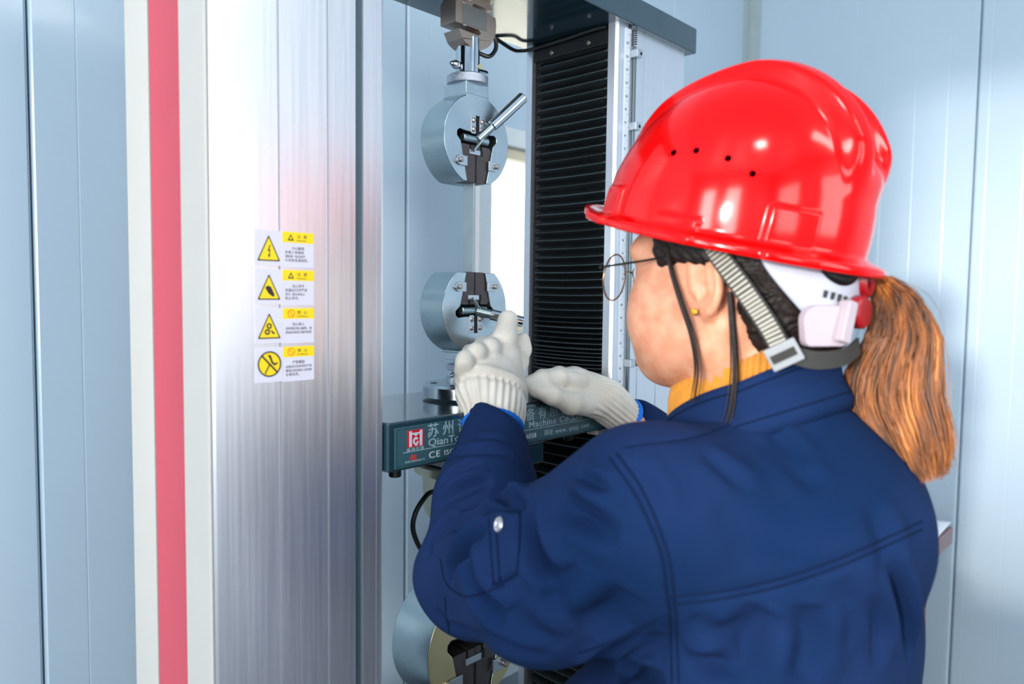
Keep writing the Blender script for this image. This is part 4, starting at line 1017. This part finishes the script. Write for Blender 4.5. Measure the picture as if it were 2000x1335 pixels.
for pts in [[(1640, 762), (1551, 785), (1455, 818), (1352, 855), (1221, 874)], [(1190, 893), (1240, 965), (1288, 1070), (1303, 1160), (1310, 1240), (1312, 1332)],
            [(1205, 885), (1256, 960), (1302, 1070), (1317, 1160), (1322, 1240), (1326, 1332)], [(1310, 1165), (1400, 1155), (1520, 1130), (1640, 1090), (1720, 1055), (1800, 1018)],
            [(1312, 1180), (1400, 1170), (1520, 1145), (1640, 1105), (1720, 1070), (1800, 1034)], [(1130, 1275), (1200, 1250), (1300, 1200)],
            [(955, 1012), (958, 1060), (964, 1140)], [(968, 1010), (971, 1060), (976, 1132)], [(1015, 1000), (1014, 1060), (1010, 1120)], [(905, 1165), (935, 1160), (985, 1142)], [(860, 1090), (872, 1140), (905, 1165)], [(870, 1165), (872, 1200), (878, 1235)]]:
    seam(pts)
seam([(960, 1142), (985, 1134), (1012, 1118)], 0.005, 0.0035)
nj = vnormals(vj, qj); jt = bvh_of(vj, qj)
jk = mesh_np('jacket', vj, qj, MT['jacket'], person, 'navy blue cotton work jacket')

for pts in SEAMS:
    pp_ = []
    cc = catmull([(x, y, 0) for x, y in pts], 10)
    for c_ in cc:
        h_ = hit(c_.x, c_.y)
        if h_[0] is not None: pp_.append(h_[0] + (h_[1] if h_[1].dot(h_[0] - CAM_L) < 0 else -h_[1]) * 0.0002)
    if len(pp_) > 3: MB().tube(pp_, 0.0009, 6).build('seam', MT['stitch'], jk, angle=180)
# stand-up collar of the jacket
def col_prof(t):
    c, s = math.cos(t), math.sin(t); out = []
    lift = -0.030 * s - 0.022 * max(0, s) ** 2
    for r, z in [(0.0660, -0.120), (0.0660, -0.083), (0.0672, -0.0785), (0.0695, -0.0785), (0.0715, -0.084), (0.0735, -0.094), (0.0770, -0.106), (0.0880, -0.122), (0.0870, -0.132), (0.072, -0.135)]:
        out.append(HM @ Vector((r * 1.0 * c, NC.y + 0.002 + r * (1.04 if s > 0 else 0.84) * s + 0.026 * max(0, s), z + lift)))
    return out
ring_surface('collar', col_prof, 120, MT['jacket'], jk)
for i0, i1, f in ((4, 5, 0.3), (6, 7, 0.7)):
    MB().tube([col_prof(t)[i0].lerp(col_prof(t)[i1], f) for t in np.linspace(0, 2 * PI, 100, endpoint=False)], 0.0009, 6, True).build('seam', MT['stitch'], jk, angle=180)

# ---- trousers and shoes (below the picture)
def trousers_field(p):
    k = ell(p, (0.367, -0.385, 0.87), (0.172, 0.128, 0.13))
    for sx in (-1, 1):
        k = smin(k, chain(p, [((0.367 + sx * 0.085, -0.38, 0.84), 0.100), ((0.367 + sx * 0.09, -0.37, 0.48), 0.075), ((0.367 + sx * 0.095, -0.39, 0.10), 0.060)], 0.03), 0.04)
    return smax(k, halfspace(p, (0, 0, 0.06), (0, 0, -1)), 0.004)
v_, q_ = sdf_mesh(trousers_field, (0.14, -0.55, 0.03), (0.60, -0.20, 1.02), 0.010); mesh_np('trousers', v_, q_, MT['trousers'], person)
for sx in (-1, 1):
    v_, q_ = sdf_mesh(lambda p: smax(cap(p, (0.367 + sx * 0.095, -0.415, 0.04), (0.367 + sx * 0.10, -0.235, 0.035), 0.046, 0.044), halfspace(p, (0, 0, 0.0), (0, 0, -1)), 0.004), (0.367 + sx * 0.1 - 0.06, -0.48, -0.01), (0.367 + sx * 0.1 + 0.06, -0.17, 0.10), 0.006)
    mesh_np('shoe', v_, q_, MT['shoe'], person)

# ---- gloves
def knit(v, q_, a, b_pt, r_in, nrib, amp, h0, h1):
    """ribs along the cuff axis between a and b"""
    a = np.array(a); b2 = np.array(b_pt); ax_ = b2 - a; L = np.linalg.norm(ax_); ax_ /= L
    e1 = np.cross(ax_, [0.3, 0.2, 0.9]); e1 /= np.linalg.norm(e1); e2 = np.cross(ax_, e1)
    n = vnormals(v, q_); rel = v - a; t = rel @ ax_ / L; ang_ = np.arctan2(rel @ e2, rel @ e1)
    w = np.clip((t - h0) / 0.1, 0, 1) * np.clip((h1 - t) / 0.1, 0, 1)
    return v + n * (w * amp * np.sin(ang_ * nrib))[:, None]
def P(x, y, d): return np.array(tuple(PX(x, y, d)))
# left hand: index stretched up against the lever, thumb beyond it, the others curled round
LW = P(962, 832, -0.030); LW2 = P(966, 768, -0.008)
def gloveL(p):
    k = chain(p, [(LW, 0.0350), (P(966, 800, -0.018), 0.0345), (LW2, 0.0375)], 0.02)
    k = smin(k, cap(p, P(930, 756, 0.000), P(934, 716, 0.012), 0.0265, 0.0240), 0.022)
    k = smin(k, cap(p, P(988, 752, 0.004), P(984, 704, 0.010), 0.0265, 0.0240), 0.022)
    k = smin(k, ell(p, P(960, 728, 0.002), (0.040, 0.023, 0.026)), 0.015)
    k = smin(k, chain(p, [(P(985, 700, 0.006), 0.0170), (P(986, 660, 0.003), 0.0150), (P(992, 625, 0.012), 0.0138)], 0.008), 0.010)
    k = smin(k, chain(p, [(P(957, 706, 0.000), 0.0125), (P(958, 680, -0.002), 0.0128), (P(966, 668, 0.022), 0.0112), (P(980, 682, 0.048), 0.0100)], 0.004), 0.0045)
    k = smin(k, chain(p, [(P(932, 712, 0.002), 0.0120), (P(932, 688, -0.001), 0.0124), (P(942, 674, 0.022), 0.0108), (P(958, 690, 0.046), 0.0095)], 0.004), 0.0035)
    k = smin(k, chain(p, [(P(909, 722, 0.006), 0.0112), (P(909, 702, 0.003), 0.0114), (P(918, 688, 0.022), 0.0100), (P(934, 702, 0.044), 0.0090)], 0.004), 0.0035)
    k = smin(k, chain(p, [(P(1000, 740, 0.016), 0.0165), (P(1012, 706, 0.034), 0.0135), (P(1020, 682, 0.044), 0.0120), (P(1020, 664, 0.046), 0.0112)], 0.008), 0.012)
    k = smax(k, halfspace(p, LW, LW - LW2), 0.003)
    # roll of cloth above the ribbed cuff
    return k
v_, q_ = sdf_mesh(gloveL, (0.27, -0.10, 1.29), (0.50, 0.13, 1.52), 0.0016)
v_ = relax(v_, q_, 1, 0.4); v_ = knit(v_, q_, LW, LW2, 0.034, 26, 0.0011, -0.4, 1.0)
n_ = vnormals(v_, q_); ax_ = (LW2 - LW) / np.linalg.norm(LW2 - LW); t_ = (v_ - LW) @ ax_ / np.linalg.norm(LW2 - LW)
v_ += n_ * (0.0035 * np.exp(-((t_ - 1.12) / 0.12) ** 2) - 0.003 * np.exp(-((t_ - 0.92) / 0.10) ** 2))[:, None]
gl1 = mesh_np('glove', v_, q_, MT['glove'], person, 'off-white knitted glove holding the lever')
def hem(c, axis, r, rt, parent):
    axis = Vector(axis).normalized(); e1 = axis.orthogonal().normalized(); e2 = axis.cross(e1)
    N = 96; pts = [Vector(c) + (e1 * math.cos(a) + e2 * math.sin(a)) * (r + 0.0004 * math.sin(a * 30)) for a in np.linspace(0, 2 * PI, N, endpoint=False)]
    MB().tube(pts, rt, 10, True).build('glove_hem', MT['glove_blue'], parent, angle=180)
hem(LW + (LW - LW2) * 0.02, LW - LW2, 0.0345, 0.0050, gl1)

RW = P(1220, 814, -0.030); RW2 = P(1178, 780, -0.022)
def gloveR(p):
    up = (0.15, -0.25, 1.0)
    k = chain(p, [(RW, 0.0270), (P(1200, 797, -0.026), 0.0255), (RW2, 0.0265)], 0.02)
    k = smin(k, cap(p, P(1178, 776, -0.020), P(1125, 752, -0.002), 0.0265, 0.0250), 0.02)
    k = smin(k, cap(p, P(1165, 762, 0.010), P(1120, 742, 0.020), 0.0240, 0.0210), 0.02)
    for i, (dd, yo, xl) in enumerate(((-0.014, 4, 1034), (0.006, -1, 1030), (0.024, -3, 1036), (0.040, -4, 1050))):
        k = smin(k, chain(p, [(P(1130, 742 + yo, dd), 0.0140), (P(1092, 735 + yo, dd), 0.0118), (P(1058, 738 + yo * 0.6, dd + 0.004), 0.0105), (P(xl, 748 + yo * 0.3, dd + 0.008), 0.0092)], 0.006), 0.0035)
    k = smin(k, chain(p, [(P(1160, 790, -0.024), 0.0180), (P(1115, 788, -0.028), 0.0145), (P(1078, 772, -0.026), 0.0120), (P(1048, 762, -0.018), 0.0105)], 0.008), 0.012)
    k = smin(k, ell(p, P(1112, 766, -0.014), (0.014, 0.010, 0.010)), 0.012)
    return smax(k, halfspace(p, RW, RW - RW2), 0.003)
v_, q_ = sdf_mesh(gloveR, (0.38, -0.10, 1.28), (0.68, 0.10, 1.45), 0.0016)
v_ = relax(v_, q_, 1, 0.4); v_ = knit(v_, q_, RW, RW2, 0.03, 24, 0.0008, -0.4, 1.6)
gl2 = mesh_np('glove', v_, q_, MT['glove'], person, 'off-white knitted glove resting on the crosshead')
hem(RW + (RW - RW2) * 0.02, RW - RW2, 0.0275, 0.0048, gl2)

# ---- glasses
gls = thing('eyeglasses', 'round gold-rimmed eyeglasses with thin dark temples on the face under the helmet', 'glasses', TM @ HM)
LY = 0.1120
for sx in (-1, 1):
    M_ = T((sx * 0.0335, LY, 0.0140)) @ Matrix.Rotation(-sx * 0.10, 4, 'Z') @ Matrix.Rotation(0.10, 4, 'X')
    rim_pts = [M_ @ Vector((0.0245 * math.cos(a), 0, 0.0235 * math.sin(a))) for a in np.linspace(0, 2 * PI, 64, endpoint=False)]
    rm = MB().tube(rim_pts, 0.0009, 8, True).build('lens_rim', MT['gold'], gls, angle=180)
    MB().lathe([(0.0, 0.0012), (0.0236, 0.0), (0.0236, -0.0008), (0.0, 0.0002)], 48, M_ @ Matrix.Rotation(-PI / 2, 4, 'X'), cap=False).build('lens', MT['lens'], gls)
    MB().tube(catmull([(sx * 0.0585, LY - 0.002, 0.0225), (sx * 0.064, LY - 0.002, 0.0235), (sx * 0.0665, LY - 0.007, 0.0235)], 4), 0.0014, 8).build('end_piece', MT['dark_metal'], gls)
    MB().tube(catmull([(sx * 0.0665, LY - 0.006, 0.0235), (sx * 0.0745, 0.050, 0.0290), (sx * 0.0795, 0.0, 0.0350), (sx * 0.0790, -0.018, 0.0250), (sx * 0.0760, -0.028, 0.0050)], 6), 0.0011, 8).build('temple_arm', MT['dark_metal'], gls, angle=180)
MB().tube(catmull([(-0.0115, LY + 0.002, 0.018), (0, LY + 0.004, 0.021), (0.0115, LY + 0.002, 0.018)], 5), 0.0010, 8).build('bridge', MT['gold'], gls, angle=180)
er = MB().lathe([(0.0, 0.0010), (0.0028, 0.0006), (0.0034, -0.0002), (0.0030, -0.0015), (0.0, -0.002)], 20, Matrix.Rotation(-PI / 2, 4, 'Y')).build('ear_stud', MT['earring'], person)
er.matrix_local = HM @ T((-0.0800, 0.0000, -0.0180))

# ---- helmet
TILT = math.radians(12.0)
hel_M = TM @ T((0.3565, -0.322, 1.564)) @ Matrix.Rotation(YAW, 4, 'Z') @ Matrix.Rotation(TILT, 4, 'X')
hel = thing('safety_helmet', 'glossy red hard hat with four small vent holes, worn on the head', 'helmet', hel_M)
HA, HBW, HC = 0.1270, 0.1080, 0.145; OY = -0.0100
def sstep(a, b, x):
    t = np.clip((x - a) / (b - a), 0, 1); return t * t * (3 - 2 * t)
def shell(phi, th, off=0.0):
    # phi round the head (0 = front), th elevation 0..pi/2
    ce = np.cos(th) ** (0.80 + 0.28 * np.maximum(0, np.cos(phi))); se = np.sin(th) ** 0.95
    x = (HBW + off) * np.sin(phi) * ce; y = OY + (HA + off) * np.cos(phi) * ce; z = (HC + off) * se
    y = y + 0.012 * se * -0.6                      # crown sits a little to the rear
    if off <= -0.001: return x, y, z
    # raised centre band with two rails and a valley towards the rear
    ax_ = np.abs(x); up = sstep(0.30, 0.62, z / HC)
    bandw = 0.046 - 0.10 * np.clip(y - 0.03, 0, 1)
    band = (1 - sstep(bandw - 0.010, bandw + 0.004, ax_)) * sstep(0.115, 0.06, y) * up
    rear = sstep(0.03, -0.05, y)
    valley = (1 - sstep(0.012, 0.026, ax_)) * rear * up * sstep(0.35, 0.6, z / HC)
    h = 0.0085 * band + 0.006 * band * rear - 0.013 * valley
    nx, ny, nz = x / HBW ** 2, (y - OY) / HA ** 2, z / HC ** 2; nn = np.sqrt(nx * nx + ny * ny + nz * nz) + 1e-9
    x = x + h * nx / nn; y = y + h * ny / nn; z = z + h * nz / nn
    # low slot bosses round the rim
    def boss(p0, w, z0, z1, a):
        dphi = np.abs((phi - p0 + np.pi) % (2 * np.pi) - np.pi)
        return a * (1 - sstep(w * 0.88, w, dphi)) * (1 - sstep(z1 - 0.002, z1 + 0.001, z)) * sstep(z0 - 0.002, z0, z)
    b = 0
    for sgn in (-1, 1):
        b = b + boss(sgn * 2.34, 0.19, -1, 0.030, 0.0050) + boss(sgn * 1.58, 0.17, 0.0, 0.0085, 0.0045) + boss(sgn * 0.86, 0.14, -1, 0.026, 0.0040)
    r_ = np.sqrt(x * x + (y - OY) ** 2) + 1e-9
    x = x * (1 + b / r_); y = OY + (y - OY) * (1 + b / r_)
    return x, y, z
NP_, NT = 480, 130
phi = np.linspace(0, 2 * PI, NP_, endpoint=False); th = (np.linspace(0, 1, NT) ** 1.0) * PI / 2 * 0.999
PH, TH = np.meshgrid(phi, th)
X, Y, Z_ = shell(PH, TH)
rows = [np.stack([X[i], Y[i], Z_[i]], -1) for i in range(NT)][::-1]          # top to rim
# brim: visor in front, small flare at the sides and rear
front = np.exp(-(((phi + PI) % (2 * PI) - PI) / 0.80) ** 2); back = np.exp(-((phi - PI) / 0.9) ** 2)
wid = 0.0095 + 0.014 * front + 0.0095 * back
bx, by, bz = X[0], Y[0], Z_[0]
rr = np.sqrt(bx ** 2 + (by - OY) ** 2); dx, dy = bx / rr, (by - OY) / rr
def brim(f, dz): return np.stack([bx + dx * wid * f, by + dy * wid * f * 1.0, bz - 0.004 * f * (1 - front) + dz + 0.010 * front * f], -1)
rows += [brim(0.10, -0.0015), brim(0.40, -0.0024), brim(0.75, -0.0032), brim(0.95, -0.0040), brim(1.0, -0.0056), brim(1.0, -0.0098), brim(0.93, -0.0112), brim(0.75, -0.0108), brim(0.68, -0.0070), brim(0.0, -0.0062)]
xi, yi, zi = shell(PH, TH, -0.0030)
rows += [np.stack([xi[i], yi[i], zi[i]], -1) for i in range(0, NT, 3)]
v_ = np.concatenate(rows); q_ = []
for i in range(len(rows) - 1):
    k = np.arange(NP_); j = (k + 1) % NP_
    q_.append(np.stack([i * NP_ + k, (i + 1) * NP_ + k, (i + 1) * NP_ + j, i * NP_ + j], 1))
q_ = np.concatenate(q_)
hs_ = mesh_np('shell', v_, q_, MT['helmet'], hel)
ht = bvh_of(v_, q_)
hel_L = (TM.inverted() @ hel_M).inverted()
camh = hel_L @ CAM_L
for x, y in ((1316, 298), (1360, 294), (1422, 309), (1470, 339)):
    r = (hel_L.to_3x3() @ ray_local(x, y)).normalized(); h = ht.ray_cast(camh, r); h = (h[0], -h[1] if h[0] is not None and h[1].dot(r) > 0 else h[1])
    if h[0] is not None:
        for sx in (1, -1):
            p = Vector((h[0].x * sx, h[0].y, h[0].z)); n = Vector((h[1].x * sx, h[1].y, h[1].z))
            M_ = T(p) @ n.to_track_quat('Z', 'Y').to_matrix().to_4x4()
            MB().lathe([(0.0029, 0.0), (0.0028, 0.0004), (0.0022, 0.0004), (0.0021, 0.0001), (0.0, 0.0001)], 20, M_, cap=False).build('vent_hole', MT['hole'], hel)
# harness: occipital plate in the helmet's own frame built from head coordinates
H2L = (TM.inverted() @ hel_M).inverted() @ HM      # head frame -> helmet frame
def hp(x, y, z): return H2L @ Vector((x, y, z))
def skull(a, off, z):
    # a: 0 = left side (-x), pi/2 = rear (-y)
    zz = np.clip((z - 0.02) / 0.12, -1, 1); sc = math.sqrt(max(0.2, 1 - zz * zz * 0.75))
    return (-(0.079 + off) * math.cos(a) * sc, -0.016 - (0.093 + off) * math.sin(a) * sc, z)
def sheet(name, a0, a1, ztop, zbot, off, th_, m, parent, na=40, nz=8):
    rows_, v__ , q__ = [], [], []
    for side in (0, 1):
        for i in range(na):
            a = a0 + (a1 - a0) * i / (na - 1); t = i / (na - 1)
            for k in range(nz):
                z = zbot(t) + (ztop(t) - zbot(t)) * k / (nz - 1)
                v__.append(tuple(hp(*skull(a, off + th_ * side, z))))
    def I(s_, i, k): return s_ * na * nz + i * nz + k
    for i in range(na - 1):
        for k in range(nz - 1):
            q__.append((I(1, i, k), I(1, i + 1, k), I(1, i + 1, k + 1), I(1, i, k + 1))); q__.append((I(0, i, k), I(0, i, k + 1), I(0, i + 1, k + 1), I(0, i + 1, k)))
        q__.append((I(0, i, 0), I(0, i + 1, 0), I(1, i + 1, 0), I(1, i, 0))); q__.append((I(0, i, nz - 1), I(1, i, nz - 1), I(1, i + 1, nz - 1), I(0, i + 1, nz - 1)))
    for i in (0, na - 1):
        for k in range(nz - 1): q__.append((I(0, i, k), I(1, i, k), I(1, i, k + 1), I(0, i, k + 1)))
    return mesh_np(name, np.array(v__), np.array(q__), m, parent)
sheet('harness_plate', 0.42, PI - 0.42, lambda t: 0.052, lambda t: 0.030 - 0.078 * math.sin(PI * min(1, max(0, t))) ** 0.8, 0.0060, 0.0018, MT['liner'], hel)
sheet('harness_band', -0.45, 0.45, lambda t: 0.062, lambda t: 0.044, 0.0050, 0.0016, MT['liner'], hel, 20, 3)
sheet('harness_window', 0.92, 1.55, lambda t: 0.026, lambda t: 0.024 - 0.018 * math.sin(PI * t) ** 0.6, 0.0083, 0.0006, MT['dark'], hel, 16, 4)
for i in range(4):
    a = 1.02 + 0.085 * i; M_ = Matrix.Translation(hp(*skull(a, 0.0085, -0.001 - 0.0015 * i)))
    MB().cyl((0, 0, -0.003), (0, 0, 0.003), 0.0016, 10).build('adjust_slot', MT['dark'], hel).matrix_local = M_
# ratchet box and red knob at the nape
def at_skull(a, off, z):
    p = Vector(skull(a, off, z)); n = Vector((-math.cos(a), -math.sin(a), 0)); zax = Vector((0, 0, 1)); xax = n.cross(zax) * -1
    M_ = Matrix(((xax.x, n.x, zax.x, p.x), (xax.y, n.y, zax.y, p.y), (xax.z, n.z, zax.z, p.z), (0, 0, 0, 1)))
    return H2L @ M_
rb = MB().prism(poly_round([(-0.021, -0.019), (0.021, -0.019), (0.024, 0.008), (0.014, 0.016), (-0.014, 0.016), (-0.024, 0.008)], 0.006), 0.0, 0.009, 'y').build('ratchet_box', MT['liner_pink'], hel, bevel=0.0015)
rb.matrix_local = at_skull(1.02, 0.0085, -0.026)
rk = MB().prism(poly_round([(-0.0060, -0.018), (0.0060, -0.018), (0.0060, 0.018), (-0.0060, 0.018)], 0.003), 0.004, 0.015, 'y').build('ratchet_bar', MT['liner_pink'], hel, bevel=0.0015)
rk.matrix_local = at_skull(1.20, 0.0085, -0.024) @ Matrix.Rotation(0.25, 4, 'Y')
kn = MB().lathe([(0.0, 0.0), (0.0135, 0.0), (0.0145, 0.002), (0.0145, 0.008), (0.0125, 0.010), (0.0, 0.0105)], 28, Matrix.Rotation(-PI / 2, 4, 'X')).build('ratchet_knob', MT['knob'], hel)
kn.matrix_local = at_skull(1.46, 0.0100, -0.016)
# chin strap: ribbed webbing from the shell edge down to a buckle behind the jaw
def strap(name, pts, w, th_, m, parent, ribs=0, nrm=(-1, -0.2, 0)):
    P_ = [H2L @ Vector(p) for p in catmull(pts, 12)]; N_ = (H2L.to_3x3() @ Vector(nrm)).normalized()
    bm = bmesh.new(); prev = None
    for i, p in enumerate(P_):
        t_ = (P_[min(i + 1, len(P_) - 1)] - P_[max(i - 1, 0)]).normalized(); wv = t_.cross(N_).normalized(); n = wv.cross(t_).normalized()
        if n.dot(N_) < 0: n = -n
        cur = [bm.verts.new(p + wv * w * a + n * th_ * b) for a, b in ((-.5, 0), (.5, 0), (.5, 1), (-.5, 1))]
        if prev:
            for k in range(4): bm.faces.new((prev[k], prev[(k + 1) % 4], cur[(k + 1) % 4], cur[k]))
        else: bm.faces.new(cur)
        prev = cur
    bm.faces.new(prev); me = bpy.data.meshes.new(name); bmesh.ops.recalc_face_normals(bm, faces=bm.faces); bm.to_mesh(me); bm.free()
    o = link_mesh(name, me, m, parent, smooth=False)
    return o, P_, N_
sp_pts2 = [(-0.0865, -0.010, 0.052), (-0.0890, -0.028, 0.028), (-0.0870, -0.048, 0.002), (-0.0800, -0.066, -0.026), (-0.0740, -0.076, -0.046)]
so, P_, N_ = strap('chin_strap', sp_pts2, 0.0175, 0.0012, MT['strap_dark'], hel)
mb = MB()
L_ = 0; 
segs = []
PP = [H2L @ Vector(p) for p in catmull(sp_pts2, 40)]
acc_ = 0; last = PP[0]
for i in range(1, len(PP)):
    acc_ += (PP[i] - PP[i - 1]).length
    if acc_ > 0.0034:
        acc_ = 0; t_ = (PP[i] - PP[i - 1]).normalized(); wv = t_.cross(N_).normalized(); n = wv.cross(t_).normalized(); n = n if n.dot(N_) > 0 else -n
        c = PP[i]; M_ = Matrix(((wv.x, t_.x, n.x, c.x), (wv.y, t_.y, n.y, c.y), (wv.z, t_.z, n.z, c.z), (0, 0, 0, 1)))
        mb.box(-0.0070, 0.0070, -0.0012, 0.0012, 0.0010, 0.0024, M_)
rbs = mb.build('strap_ribs', MT['strap'], so, bevel=0.0005); rbs['kind'] = 'stuff'
bk = MB().box(-0.0135, 0.0135, -0.0100, 0.0100, 0, 0.0050).build('buckle', MT['buckle'], hel, bevel=0.0012)
t_ = (PP[-1] - PP[-6]).normalized(); wv = t_.cross(N_).normalized(); n = wv.cross(t_).normalized(); n = n if n.dot(N_) > 0 else -n
c = PP[-1] + t_ * 0.006
bkM = Matrix(((wv.x, t_.x, n.x, c.x), (wv.y, t_.y, n.y, c.y), (wv.z, t_.z, n.z, c.z), (0, 0, 0, 1))); bk.matrix_local = bkM
MB().box(-0.0105, 0.0105, -0.0035, 0.0035, 0.0050, 0.0062).build('buckle_bar', MT['strap_dark'], bk)
strap('nape_strap', [(-0.0720, -0.078, -0.050), (-0.055, -0.098, -0.056), (-0.025, -0.112, -0.054), (0.010, -0.114, -0.046)], 0.0150, 0.0014, MT['strap_dark'], hel, nrm=(-0.4, -1, 0))

# snap button and pocket flap on the sleeve, bench by the wall
bp_, bn_ = hit(976, 1024)
if bp_ is not None:
    M_ = T(bp_ + bn_ * 0.0006) @ bn_.to_track_quat('Z', 'Y').to_matrix().to_4x4()
    MB().lathe([(0.0066, -0.001), (0.0070, 0.0008), (0.0060, 0.0018), (0.0046, 0.0016), (0.0040, 0.0010), (0.0022, 0.0012), (0.0, 0.0016)], 32, M_, cap=False).build('snap_button', MT['snap'], jk)

bench = thing('wooden_bench', 'red-brown wooden bench behind the person, its corner showing beside the right wall', 'table', TM)
MT['wood'] = mat('red_brown_wood', (126, 84, 84), 0.4, var=0.15, vscale=6, stretch=(1, 8, 8), coat=0.2)
MT['wood_dark'] = mat('red_brown_panel', (112, 44, 40), 0.45, var=0.2, vscale=6, stretch=(6, 6, 1))
BH = 0.900
B1, B0 = 1.930, 0.98; D0 = -0.204
MB().box(B0, B1, D0, 0.46, BH - 0.045, BH).build('bench_top', MT['wood'], bench, bevel=0.003)
MB().box(B0 + 0.03, B1 - 0.07, D0 + 0.05, 0.44, BH - 0.13, BH - 0.0455).build('apron', MT['wood_dark'], bench, bevel=0.002)
for sx in (B0 + 0.03, B1 - 0.13):
    for dy in (D0 + 0.04, 0.38): MB().box(sx, sx + 0.06, dy, dy + 0.06, 0.0, BH - 0.0455).build('leg', MT['wood_dark'], bench, bevel=0.003)
# sheet of paper with a curled corner
bm = bmesh.new(); g = []
for i in range(13):
    r_ = []
    for j in range(13):
        u_, w_ = i / 12, j / 12; lift = 0.018 * max(0, (u_ + (1 - w_)) / 2 - 0.62) ** 1.2 * 6 * (1 if True else 0)
        r_.append(bm.verts.new((B1 - 0.215 + 0.21 * u_, D0 + 0.004 + 0.297 * w_, BH + 0.0012 + lift * 0.35 + 0.001 * math.sin(3 * u_ + 2 * w_))))
    g.append(r_)
for i in range(12):
    for j in range(12): bm.faces.new((g[i][j], g[i + 1][j], g[i + 1][j + 1], g[i][j + 1]))
me = bpy.data.meshes.new('paper_sheet'); bm.to_mesh(me); bm.free()
pp = link_mesh('paper_sheet', me, mat('paper', (236, 240, 246), 0.7, var=0.02), None); pp.matrix_world = TM
md = pp.modifiers.new('thick', 'SOLIDIFY'); md.thickness = 0.0003; md.offset = 1
tag(pp, 'white paper sheet lying on the far corner of the wooden bench', 'paper')
